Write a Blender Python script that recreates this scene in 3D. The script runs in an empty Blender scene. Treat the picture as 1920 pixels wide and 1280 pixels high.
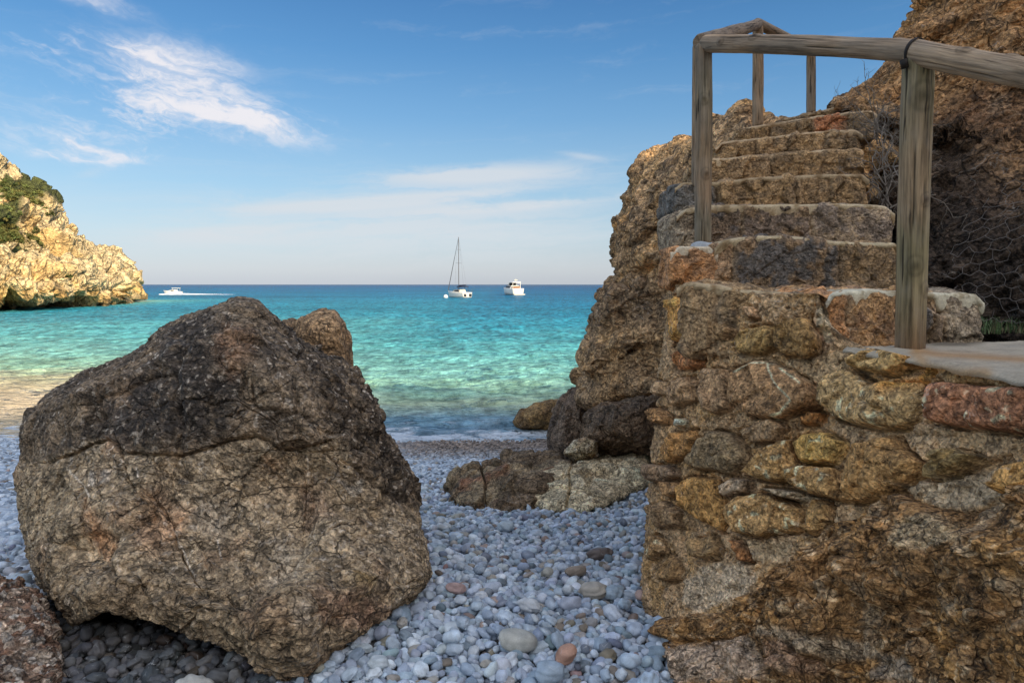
import bpy, math, random
import numpy as np
from mathutils import Vector

# ------------------------------------------------------------------ camera, world, sun, exposure
SC = bpy.context.scene
F = 1280.0                 # focal length in photo pixels (photo 1920 wide)
PITCH = math.atan(107.0 / F)
CAMZ = 2.8
cd = bpy.data.cameras.new("camera")
cam = bpy.data.objects.new("camera", cd)
SC.collection.objects.link(cam)
cam.location = (0, 0, CAMZ)
cam.rotation_euler = (math.pi / 2 - PITCH, 0, 0)
cd.sensor_width = 36.0
cd.lens = 36.0 * F / 1920.0
cd.clip_start = 0.05
cd.clip_end = 30000
SC.camera = cam

SUN_EL = math.radians(25.0)
SUN_V = np.array([0.6, -0.8])
SUN_DIR = Vector((SUN_V[0] * math.cos(SUN_EL), SUN_V[1] * math.cos(SUN_EL), math.sin(SUN_EL)))
sl = bpy.data.lights.new("sun", 'SUN')
sl.energy = 2.15
sl.angle = math.radians(0.5)
sl.color = (1.0, 0.83, 0.58)
so = bpy.data.objects.new("sun", sl)
SC.collection.objects.link(so)
so.rotation_euler = SUN_DIR.to_track_quat('Z', 'Y').to_euler()

SC.view_settings.view_transform = 'Standard'
SC.view_settings.look = 'None'
SC.view_settings.exposure = 1.45
SC.view_settings.gamma = 1.0
SC.view_settings.use_curve_mapping = False
SC.cycles.use_denoising = True
SC.cycles.max_bounces = 6
SC.cycles.diffuse_bounces = 4
SC.cycles.glossy_bounces = 3
SC.cycles.use_adaptive_sampling = True
SC.cycles.adaptive_threshold = 0.01


class NT:
    """small helper for node trees"""
    def __init__(s, tree):
        s.t = tree
        tree.nodes.clear()

    def n(s, typ, **kw):
        nd = s.t.nodes.new(typ)
        for k, v in kw.items():
            setattr(nd, k, v)
        return nd

    def put(s, sock, v):
        if v is None:
            return
        if isinstance(v, bpy.types.NodeSocket):
            s.t.links.new(v, sock)
        elif isinstance(v, (tuple, list)) and sock.type == 'RGBA' and len(v) == 3:
            sock.default_value = (*v, 1)
        else:
            sock.default_value = v

    def m(s, op, a, b=None, c=None, clamp=False):
        nd = s.n('ShaderNodeMath', operation=op)
        nd.use_clamp = clamp
        s.put(nd.inputs[0], a)
        s.put(nd.inputs[1], b)
        s.put(nd.inputs[2], c)
        return nd.outputs[0]

    def vm(s, op, a, b=None):
        nd = s.n('ShaderNodeVectorMath', operation=op)
        s.put(nd.inputs[0], a)
        if op == 'SCALE':
            s.put(nd.inputs['Scale'], b)
            return nd.outputs[0]
        s.put(nd.inputs[1], b)
        return nd.outputs[0]

    def noise(s, vec, scale, detail=4, rough=0.55, dist=0.0, lac=2.0, col=False):
        nd = s.n('ShaderNodeTexNoise')
        s.put(nd.inputs['Vector'], vec)
        nd.inputs['Scale'].default_value = scale
        nd.inputs['Detail'].default_value = detail
        nd.inputs['Roughness'].default_value = rough
        nd.inputs['Lacunarity'].default_value = lac
        nd.inputs['Distortion'].default_value = dist
        return nd.outputs['Color'] if col else nd.outputs[0]

    def voro(s, vec, scale, feature='F1', rnd=1.0):
        nd = s.n('ShaderNodeTexVoronoi', feature=feature)
        s.put(nd.inputs['Vector'], vec)
        nd.inputs['Scale'].default_value = scale
        nd.inputs['Randomness'].default_value = rnd
        return nd

    def ramp(s, fac, stops, interp='LINEAR'):
        nd = s.n('ShaderNodeValToRGB')
        cr = nd.color_ramp
        cr.interpolation = interp
        while len(cr.elements) > 1:
            cr.elements.remove(cr.elements[-1])
        for i, (p, c) in enumerate(stops):
            e = cr.elements[0] if i == 0 else cr.elements.new(p)
            e.position = p
            if not isinstance(c, (tuple, list)):
                c = (c, c, c)
            e.color = (*c, 1)
        s.put(nd.inputs[0], fac)
        return nd.outputs[0]

    def mix(s, fac, a, b, mode='MIX'):
        nd = s.n('ShaderNodeMix', data_type='RGBA', blend_type=mode)
        s.put(nd.inputs[0], fac)
        s.put(nd.inputs[6], a)
        s.put(nd.inputs[7], b)
        return nd.outputs[2]

    def mapr(s, v, a, b, c=0.0, d=1.0, smooth=True):
        nd = s.n('ShaderNodeMapRange')
        nd.interpolation_type = 'SMOOTHSTEP' if smooth else 'LINEAR'
        s.put(nd.inputs[0], v)
        for i, x in enumerate((a, b, c, d)):
            s.put(nd.inputs[i + 1], x)
        return nd.outputs[0]

    def comb(s, x, y, z=0.0):
        nd = s.n('ShaderNodeCombineXYZ')
        s.put(nd.inputs[0], x); s.put(nd.inputs[1], y); s.put(nd.inputs[2], z)
        return nd.outputs[0]

    def bump(s, h, strength, dist, nrm=None):
        nd = s.n('ShaderNodeBump')
        s.put(nd.inputs['Height'], h)
        nd.inputs['Strength'].default_value = strength
        nd.inputs['Distance'].default_value = dist
        if nrm is not None:
            s.put(nd.inputs['Normal'], nrm)
        return nd.outputs[0]


def S(r, g, b):          # sRGB 0-255 -> linear
    f = lambda c: (c / 255 / 12.92) if c / 255 <= 0.04045 else ((c / 255 + 0.055) / 1.055) ** 2.4
    return (f(r), f(g), f(b))


def build_world():
    w = bpy.data.worlds.new("World")
    SC.world = w
    w.use_nodes = True
    t = NT(w.node_tree)
    sky = t.n('ShaderNodeTexSky', sky_type='NISHITA')
    sky.sun_disc = False
    sky.sun_elevation = SUN_EL
    sky.sun_rotation = math.atan2(SUN_V[0], SUN_V[1])
    sky.air_density = 1.2
    sky.dust_density = 1.6
    sky.ozone_density = 2.5
    tc = t.n('ShaderNodeTexCoord')
    d = tc.outputs['Generated']
    sp = t.n('ShaderNodeSeparateXYZ')
    t.put(sp.inputs[0], d)
    x, y, z = sp.outputs
    el = t.m('MULTIPLY', t.m('ARCSINE', z), 57.2958)        # degrees
    az = t.m('MULTIPLY', t.m('ARCTAN2', x, y), 57.2958)
    # clear-air colour by elevation (strength 0.1 below, so x10)
    G0 = 10 / 1.5 / 2 ** 1.45      # keeps the seen sky at its own brightness under this strength and exposure
    k = lambda c, g=1.0: tuple(v * G0 * g for v in c)
    grad = t.ramp(t.m('DIVIDE', el, 60.0, clamp=True), [
        (0.0, S(192, 198, 208)), (0.02, S(196, 204, 213)), (0.065, S(178, 201, 218)), (0.13, S(146, 186, 217)),
        (0.22, S(104, 158, 205)), (0.30, S(72, 134, 190)), (0.38, S(50, 112, 172)), (0.6, S(42, 95, 158)), (1.0, S(60, 105, 160))])
    grad = t.vm('SCALE', grad, G0)
    # darker towards the right of the frame, paler towards the left as the air does
    side = t.mapr(az, -45.0, 30.0, 1.10, 0.93)
    grad = t.vm('SCALE', grad, side)
    low = t.mapr(el, 32.0, 62.0, 0.93, 0.30)
    back = t.mapr(y, -0.3, 0.25, 0.25, 1.0)
    clear = t.mix(t.m('MULTIPLY', low, back), sky.outputs[0], grad)
    # cirrus, in direction space
    def dirof(px, py):
        v = np.array([(px - 960) / F, 1.0, (640 - py) / F])
        c, s_ = math.cos(PITCH), math.sin(PITCH)
        Y = c * 1.0 + s_ * v[2]; Z = -s_ * 1.0 + c * v[2]; X = v[0]
        n = math.sqrt(X * X + Y * Y + Z * Z)
        return math.degrees(math.atan2(X, Y)), math.degrees(math.asin(Z / n))
    def blob(px, py, wx, wy, ang, amp):
        a0, e0 = dirof(px, py)
        ca, sa = math.cos(math.radians(ang)), math.sin(math.radians(ang))
        dx = t.m('SUBTRACT', az, a0); dy = t.m('SUBTRACT', el, e0)
        u = t.m('ADD', t.m('MULTIPLY', dx, ca), t.m('MULTIPLY', dy, sa))
        v = t.m('SUBTRACT', t.m('MULTIPLY', dy, ca), t.m('MULTIPLY', dx, sa))
        u = t.m('DIVIDE', u, wx); v = t.m('DIVIDE', v, wy)
        r = t.m('ADD', t.m('MULTIPLY', u, u), t.m('MULTIPLY', v, v))
        return t.m('MULTIPLY', t.m('EXPONENT', t.m('MULTIPLY', r, -1.0)), amp)
    # high wisps
    warp = t.noise(t.comb(t.m('MULTIPLY', az, 0.16), t.m('MULTIPLY', el, 0.24)), 1.0, 4, 0.6, col=True)
    wv = t.vm('SUBTRACT', warp, (0.5, 0.5, 0.5))
    az0, el0 = az, el
    wsp = t.n('ShaderNodeSeparateXYZ'); t.put(wsp.inputs[0], wv)
    az = t.m('ADD', az, t.m('MULTIPLY', wsp.outputs[0], 5.0)); el = t.m('ADD', el, t.m('MULTIPLY', wsp.outputs[1], 3.0))
    core = t.m('ADD', t.m('ADD', blob(325, 105, 4.0, 1.15, -3, 0.95), blob(375, 172, 5.4, 2.0, -17, 0.72)), blob(455, 228, 5.6, 0.75, -7, 0.85))
    core = t.m('ADD', core, t.m('ADD', blob(140, 262, 3.2, 0.6, -10, 0.55), blob(140, 288, 4.4, 0.4, 2, 0.5)))
    core = t.m('ADD', core, blob(180, 4, 3.6, 0.55, -4, 0.6))
    veil = t.m('ADD', t.m('ADD', t.m('ADD', blob(270, 190, 9.5, 3.0, -8, 0.85), blob(220, 215, 6.0, 1.4, -6, 0.6)), blob(120, 270, 6.5, 1.5, -4, 0.7)), t.m('ADD', blob(100, 75, 4.5, 1.0, 6, 0.7), blob(560, 225, 6.0, 1.0, -4, 0.5)))
    az, el = az0, el0
    # fibres fan out, finer along their length
    co = t.comb(t.m('MULTIPLY', t.m('ADD', az, t.m('MULTIPLY', el, 0.8)), 0.17), t.m('MULTIPLY', t.m('ADD', el, t.m('MULTIPLY', az, 0.22)), 0.85))
    co = t.vm('ADD', co, t.vm('SCALE', wv, 2.4))
    st = t.noise(co, 1.0, 9, 0.66, 0.6)
    co2 = t.vm('ADD', t.comb(t.m('MULTIPLY', az, 0.3), t.m('MULTIPLY', el, 0.6)), t.vm('SCALE', wv, 2.0))
    soft = t.noise(co2, 1.0, 7, 0.62, 0.3)
    fib = t.mapr(t.m('ADD', t.m('MULTIPLY', st, 0.65), t.m('MULTIPLY', soft, 0.35)), 0.36, 0.66)
    c1 = t.m('MULTIPLY', t.m('MINIMUM', core, 1.1), t.m('ADD', 0.46, t.m('MULTIPLY', fib, 0.62)))
    c1 = t.m('ADD', c1, t.m('MULTIPLY', t.m('MULTIPLY', t.m('MINIMUM', veil, 1.3), 0.6), t.m('POWER', fib, 1.5)))
    c1 = t.mapr(c1, 0.02, 1.2)
    # low veils towards the horizon
    lows = [blob(900, 328, 10.5, 0.95, 2, 1.0), blob(720, 378, 12.0, 0.5, 5, 0.8), blob(980, 385, 9.0, 0.42, 4, 0.65), blob(800, 430, 21.0, 3.2, 0, 0.85), blob(400, 440, 7.0, 0.8, 4, 0.55),
            blob(1090, 292, 2.2, 0.28, -10, 0.45), blob(170, 325, 1.3, 0.45, 25, 0.35)]
    ml = lows[0]
    for b in lows[1:]:
        ml = t.m('ADD', ml, b)
    cl = t.vm('ADD', t.comb(t.m('MULTIPLY', az, 0.07), t.m('MULTIPLY', t.m('SUBTRACT', el, t.m('MULTIPLY', az, 0.05)), 0.8)), t.vm('SCALE', wv, 1.3))
    nl = t.noise(cl, 1.0, 8, 0.6, 0.35)
    c2 = t.m('MULTIPLY', t.mapr(t.m('ADD', nl, t.m('MULTIPLY', t.m('MINIMUM', ml, 1.0), 0.34)), 0.46, 0.86), t.m('MINIMUM', ml, 1.0))
    # thin streaks elsewhere, all round the sky
    c3 = t.m('MULTIPLY', t.mapr(nl, 0.52, 0.9), 0.25)
    c3 = t.m('MULTIPLY', c3, t.mapr(el, 2.0, 8.0))
    # unseen bright cirrus sheet, added behind and above to lift the foreground light
    rear_fill = t.m('MULTIPLY', t.mapr(nl, 0.3, 0.75), t.m('MAXIMUM', t.mapr(y, 0.1, -0.35), t.mapr(el, 42.0, 70.0)))
    cc = t.m('MULTIPLY', t.m('MAXIMUM', c2, c3), 0.95)
    cc = t.m('MULTIPLY', cc, 0.85)
    out = t.mix(cc, clear, k(S(220, 224, 229)))
    out = t.mix(t.m('MULTIPLY', rear_fill, 0.8), out, k(S(255, 247, 232), 1.9))
    out = t.mix(t.m('MULTIPLY', c1, 0.97), out, k(S(240, 238, 243)))
    bg = t.n('ShaderNodeBackground')
    t.put(bg.inputs[0], out)
    bg.inputs[1].default_value = 0.15
    wo = t.n('ShaderNodeOutputWorld')
    t.put(wo.inputs[0], bg.outputs[0])


build_world()

# ------------------------------------------------------------------ geometry helpers
CP, SP = math.cos(PITCH), math.sin(PITCH)
from concurrent.futures import ThreadPoolExecutor
POOL = ThreadPoolExecutor(4)


def chunked(fn, P, px, py, *rest):
    """evaluate a per-vertex function in cache-sized pieces on several threads"""
    n = len(P); st = list(range(0, n, 12000))
    f = lambda a: fn(P[a:a + 12000], px[a:a + 12000], py[a:a + 12000], *[r[a:a + 12000] for r in rest])
    return np.concatenate(list(POOL.map(f, st)))



def at(px, py, Y):
    """world points on the sight line of photo pixel (px,py) at forward distance Y"""
    px = np.asarray(px, float); py = np.asarray(py, float); Y = np.asarray(Y, float)
    x = (px - 960) / F; yv = (640 - py) / F
    fy = CP + SP * yv; fz = -SP + CP * yv
    k = Y / fy
    return np.stack([x * k, Y + 0 * k, CAMZ + fz * k], -1)


def proj(P):
    dz = P[..., 2] - CAMZ
    f = P[..., 1] * CP - dz * SP
    u = P[..., 1] * SP + dz * CP
    f = np.maximum(f, 1e-3)
    return 960 + F * P[..., 0] / f, 640 - F * u / f, f


rng = np.random.default_rng(7)
_perm = rng.permutation(256).astype(np.int64)
_perm = np.concatenate([_perm, _perm, _perm])
_grad = rng.normal(size=(256, 3)); _grad /= np.linalg.norm(_grad, axis=1)[:, None]
_rnd = rng.random((256, 3))


def _hash(ix, iy, iz, seed=0):
    return _perm[(_perm[(_perm[(ix + seed * 37) & 255] + iy) & 255] + iz + seed * 11) & 255]


def perlin(P, seed=0):
    Pi = np.floor(P).astype(np.int64); f = P - Pi
    u = f * f * f * (f * (f * 6 - 15) + 10)
    res = 0
    for dx in (0, 1):
        wx = u[:, 0] if dx else 1 - u[:, 0]
        for dy in (0, 1):
            wy = u[:, 1] if dy else 1 - u[:, 1]
            for dz in (0, 1):
                wz = u[:, 2] if dz else 1 - u[:, 2]
                g = _grad[_hash(Pi[:, 0] + dx, Pi[:, 1] + dy, Pi[:, 2] + dz, seed)]
                dd = g[:, 0] * (f[:, 0] - dx) + g[:, 1] * (f[:, 1] - dy) + g[:, 2] * (f[:, 2] - dz)
                res = res + wx * wy * wz * dd
    return res * 1.6


def fbm(P, octv=4, gain=0.5, seed=0, ridged=False):
    a, s, r = 1.0, 0.0, 0.0
    for i in range(octv):
        n = perlin(P * (2.03 ** i) + i * 17.3, seed + i)
        if ridged:
            n = 1 - 2 * np.abs(n)
        r = r + a * n; s += a; a *= gain
    return r / s


def worley(P, seed=0):
    Pi = np.floor(P).astype(np.int64); f = P - Pi
    n = len(P)
    F1 = np.full(n, 9.0); F2 = np.full(n, 9.0); H = np.zeros(n, np.int64); D = np.zeros((n, 3))
    for dx in (-1, 0, 1):
        for dy in (-1, 0, 1):
            for dz in (-1, 0, 1):
                h = _hash(Pi[:, 0] + dx, Pi[:, 1] + dy, Pi[:, 2] + dz, seed)
                c = _rnd[h] * 0.9 + np.array([dx, dy, dz])
                v = f - c
                d = np.sqrt((v * v).sum(1))
                b = d < F1
                F2 = np.where(b, F1, np.minimum(F2, d))
                H = np.where(b, h, H)
                D = np.where(b[:, None], v, D)
                F1 = np.where(b, d, F1)
    return F1, F2, H, D


def facets(P, scale, tilt, crack=0.0, seed=0, squash=(1, 1, 1), width=0.12):
    """angular blocky relief: every cell is a tilted plane, with grooves between cells"""
    Q = P / scale * np.array(squash)
    Q = Q + 0.22 * np.stack([perlin(Q * 1.3 + 5, seed), perlin(Q * 1.3 + 9, seed), perlin(Q * 1.3 + 13, seed)], -1)
    F1, F2, H, D = worley(Q, seed)
    g = _grad[(H * 7 + 13) & 255]
    off = (_rnd[(H * 3 + 5) & 255, 0] - 0.5)
    h = ((D * g).sum(1) * 1.2 + off * 0.8) * tilt
    e = F2 - F1
    fade = np.clip(e / 0.10, 0, 1)
    h = h * (0.25 + 0.75 * fade)
    if crack:
        h = h - crack * np.exp(-(e / width) ** 2)
    return h, H, e


def sstep(x, a, b):
    t = np.clip((x - a) / (b - a), 0, 1)
    return t * t * (3 - 2 * t)


def lerp(a, b, t):
    return a + (b - a) * t


def colmix(a, b, t):
    return a * (1 - t[:, None]) + np.asarray(b) * t[:, None]


def seg_dist(px, py, line):
    d = np.full(len(px), 1e9)
    for (x0, y0), (x1, y1) in zip(line[:-1], line[1:]):
        vx, vy = x1 - x0, y1 - y0
        t = np.clip(((px - x0) * vx + (py - y0) * vy) / (vx * vx + vy * vy + 1e-9), 0, 1)
        d = np.minimum(d, np.hypot(px - x0 - t * vx, py - y0 - t * vy))
    return d


def poly_sdf(px, py, poly):
    """signed distance in px, negative inside"""
    d = seg_dist(px, py, list(poly) + [poly[0]])
    ins = np.zeros(len(px), bool)
    n = len(poly)
    j = n - 1
    for i in range(n):
        xi, yi = poly[i]; xj, yj = poly[j]
        c = ((yi > py) != (yj > py)) & (px < (xj - xi) * (py - yi) / (yj - yi + 1e-12) + xi)
        ins ^= c
        j = i
    return np.where(ins, -d, d)


_ico = {}


def ico(level):
    if level in _ico:
        return _ico[level]
    g = (1 + 5 ** 0.5) / 2
    V = np.array([(-1, g, 0), (1, g, 0), (-1, -g, 0), (1, -g, 0), (0, -1, g), (0, 1, g), (0, -1, -g), (0, 1, -g), (g, 0, -1), (g, 0, 1), (-g, 0, -1), (-g, 0, 1)], float)
    V /= np.linalg.norm(V[0])
    T = np.array([(0, 11, 5), (0, 5, 1), (0, 1, 7), (0, 7, 10), (0, 10, 11), (1, 5, 9), (5, 11, 4), (11, 10, 2), (10, 7, 6), (7, 1, 8), (3, 9, 4), (3, 4, 2), (3, 2, 6), (3, 6, 8), (3, 8, 9), (4, 9, 5), (2, 4, 11), (6, 2, 10), (8, 6, 7), (9, 8, 1)])
    for _ in range(level):
        E = np.concatenate([T[:, [0, 1]], T[:, [1, 2]], T[:, [2, 0]]])
        E.sort(axis=1)
        key = E[:, 0].astype(np.int64) * len(V) + E[:, 1]
        uq, inv = np.unique(key, return_inverse=True)
        a = uq // len(V); b = uq % len(V)
        M = V[a] + V[b]; M /= np.linalg.norm(M, axis=1)[:, None]
        n0 = len(V); V = np.concatenate([V, M])
        nt = len(T); inv = inv + n0
        ab, bc, ca = inv[:nt], inv[nt:2 * nt], inv[2 * nt:]
        T = np.concatenate([np.stack([T[:, 0], ab, ca], 1), np.stack([T[:, 1], bc, ab], 1), np.stack([T[:, 2], ca, bc], 1), np.stack([ab, bc, ca], 1)])
    _ico[level] = (V, T)
    return V, T


def grid_faces(nu, nv, off=0):
    i, j = np.meshgrid(np.arange(nu - 1), np.arange(nv - 1), indexing='ij')
    a = (i * nv + j).ravel()
    return np.stack([a, a + nv, a + nv + 1, a + 1], 1) + off


def vnormals(V, Fc):
    a = V[Fc[:, 0]]; b = V[Fc[:, 1]]; c = V[Fc[:, 2]]
    if Fc.shape[1] == 4:
        n = np.cross(c - a, V[Fc[:, 3]] - b)
    else:
        n = np.cross(b - a, c - a)
    N = np.zeros_like(V)
    for k in range(Fc.shape[1]):
        for ax in range(3):
            N[:, ax] += np.bincount(Fc[:, k], n[:, ax], len(V))
    return N / (np.linalg.norm(N, axis=1)[:, None] + 1e-12)


COL = SC.collection
WORG = {}


def mesh_obj(name, V, Fc, mat, parent=None, origin=None, col=None, gco=None, smooth=True, extra=None):
    """one mesh object from world-space vertices; Fc = int array (n,3|4) or list of arrays"""
    V = np.asarray(V, float)
    if isinstance(Fc, np.ndarray):
        Fc = [Fc]
    Fc = [np.asarray(f, np.int64) for f in Fc if len(f)]
    if origin is None:
        origin = np.array([(V[:, 0].min() + V[:, 0].max()) / 2, (V[:, 1].min() + V[:, 1].max()) / 2, V[:, 2].min()])
    origin = np.asarray(origin, float)
    me = bpy.data.meshes.new(name)
    me.vertices.add(len(V))
    me.vertices.foreach_set('co', (V - origin).astype(np.float32).ravel())
    loops = np.concatenate([f.ravel() for f in Fc])
    starts = []
    o = 0
    for f in Fc:
        starts.append(o + np.arange(len(f)) * f.shape[1]); o += f.size
    starts = np.concatenate(starts)
    me.loops.add(len(loops)); me.loops.foreach_set('vertex_index', loops.astype(np.int32))
    me.polygons.add(len(starts)); me.polygons.foreach_set('loop_start', starts.astype(np.int32))
    me.update(calc_edges=True)
    me.validate()
    me.polygons.foreach_set('use_smooth', np.full(len(me.polygons), smooth))
    if col is not None:
        c = np.ones((len(V), 4), np.float32); c[:, :3] = np.clip(col, 0, 1)
        me.color_attributes.new('Col', 'FLOAT_COLOR', 'POINT').data.foreach_set('color', c.ravel())
    if gco is not None:
        me.attributes.new('Gco', 'FLOAT_VECTOR', 'POINT').data.foreach_set('vector', np.asarray(gco, np.float32).ravel())
    for k, v in (extra or {}).items():
        me.attributes.new(k, 'FLOAT', 'POINT').data.foreach_set('value', np.asarray(v, np.float32))
    if mat:
        me.materials.append(mat)
    ob = bpy.data.objects.new(name, me)
    COL.objects.link(ob)
    WORG[ob.name] = origin
    if parent is not None:
        ob.parent = parent
        ob.location = Vector(origin - WORG[parent.name])
    else:
        ob.location = Vector(origin)
    return ob


def tag(o, label=None, cat=None, group=None, kind=None):
    if label: o['label'] = label
    if cat: o['category'] = cat
    if group: o['group'] = group
    if kind: o['kind'] = kind
    return o


def thing(name, origin, label, cat, group=None):
    o = bpy.data.objects.new(name, None)
    COL.objects.link(o)
    o.empty_display_size = 0.2
    o.location = Vector(origin)
    WORG[o.name] = np.asarray(origin, float)
    return tag(o, label, cat, group)


class MB:
    """collects simple pieces into one mesh"""
    def __init__(s):
        s.V = []; s.Q = []; s.T = []; s.n = 0

    def add(s, V, Fc):
        Fc = np.asarray(Fc) + s.n
        (s.Q if Fc.shape[1] == 4 else s.T).append(Fc)
        s.V.append(np.asarray(V, float)); s.n += len(V)
        return s

    def tube(s, pts, r, seg=6, caps=True):
        pts = np.asarray(pts, float); n = len(pts)
        r = np.broadcast_to(np.asarray(r, float), (n,))
        tg = np.gradient(pts, axis=0); tg /= np.linalg.norm(tg, axis=1)[:, None] + 1e-12
        up = np.array([0, 0, 1.0]) if abs(tg[0, 2]) < 0.9 else np.array([1.0, 0, 0])
        a = np.cross(tg, up); a /= np.linalg.norm(a, axis=1)[:, None] + 1e-12
        b = np.cross(tg, a)
        th = np.arange(seg) * 2 * math.pi / seg
        V = pts[:, None] + r[:, None, None] * (np.cos(th)[None, :, None] * a[:, None] + np.sin(th)[None, :, None] * b[:, None])
        i, j = np.meshgrid(np.arange(n - 1), np.arange(seg), indexing='ij')
        i = i.ravel(); j = j.ravel(); j2 = (j + 1) % seg
        Fc = np.stack([i * seg + j, (i + 1) * seg + j, (i + 1) * seg + j2, i * seg + j2], 1)
        V = V.reshape(-1, 3)
        if caps:
            V = np.concatenate([V, pts[[0]], pts[[-1]]])
            k = np.arange(seg); k2 = (k + 1) % seg
            m = n * seg
            T = np.concatenate([np.stack([np.full(seg, m), k, k2], 1), np.stack([np.full(seg, m + 1), (n - 1) * seg + k2, (n - 1) * seg + k], 1)])
            s.T.append(T + s.n)
        s.Q.append(Fc + s.n); s.V.append(V); s.n += len(V)
        return s

    def box(s, lo, hi, R=None, o=(0, 0, 0)):
        lo = np.array(lo, float); hi = np.array(hi, float)
        c = np.array([[x, y, z] for x in (0, 1) for y in (0, 1) for z in (0, 1)])
        V = lo + c * (hi - lo)
        if R is not None: V = V @ np.asarray(R).T
        V = V + np.asarray(o)
        Fq = [(0, 1, 3, 2), (4, 6, 7, 5), (0, 4, 5, 1), (2, 3, 7, 6), (0, 2, 6, 4), (1, 5, 7, 3)]
        return s.add(V, Fq)

    def build(s, name, mat, parent=None, **kw):
        V = np.concatenate(s.V)
        Fc = []
        if s.Q: Fc.append(np.concatenate(s.Q))
        if s.T: Fc.append(np.concatenate(s.T))
        return mesh_obj(name, V, Fc, mat, parent, **kw)


def rock_base(poly, c, Yc, Df, Db, e=2.6, level=7, pull=0.45):
    D, T = ico(level)
    D = D + np.array([0, -pull, 0]); D = D / np.linalg.norm(D, axis=1)[:, None]
    pl = np.array(poly, float)
    seg = []
    for k in range(len(pl)):
        a, b = pl[k], pl[(k + 1) % len(pl)]
        n = max(2, int(np.hypot(*(b - a)) / 2))
        seg.append(a + (b - a) * (np.arange(n) / n)[:, None])
    seg = np.concatenate(seg)
    th = np.arctan2(-(seg[:, 1] - c[1]), seg[:, 0] - c[0]); R = np.hypot(seg[:, 0] - c[0], seg[:, 1] - c[1])
    o = np.argsort(th); th = th[o]; R = R[o]
    th = np.concatenate([th - 2 * math.pi, th, th + 2 * math.pi]); R = np.tile(R, 3)
    phi = np.arctan2(D[:, 2], D[:, 0])
    Rp = np.interp(phi, th, R)
    rho = np.hypot(D[:, 0], D[:, 2])
    t = (rho ** e + np.abs(D[:, 1]) ** e) ** (-1 / e)
    rs = rho * t; ys = D[:, 1] * t
    px = c[0] + rs * Rp * np.cos(phi); py = c[1] - rs * Rp * np.sin(phi)
    Y = Yc(px, py) if callable(Yc) else Yc
    Y = Y + np.where(ys < 0, Df * ys, Db * ys)
    V = at(px, py, Y)
    N = vnormals(V, T)
    if (N * (V - V.mean(0))).sum() < 0:
        T = T[:, ::-1]; N = -N
    return V, T, N


# ------------------------------------------------------------------ materials
def mat_new(name):
    m = bpy.data.materials.new(name)
    m.use_nodes = True
    t = NT(m.node_tree)
    p = t.n('ShaderNodeBsdfPrincipled')
    o = t.n('ShaderNodeOutputMaterial')
    t.put(o.inputs[0], p.outputs[0])
    return m, t, p


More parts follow.
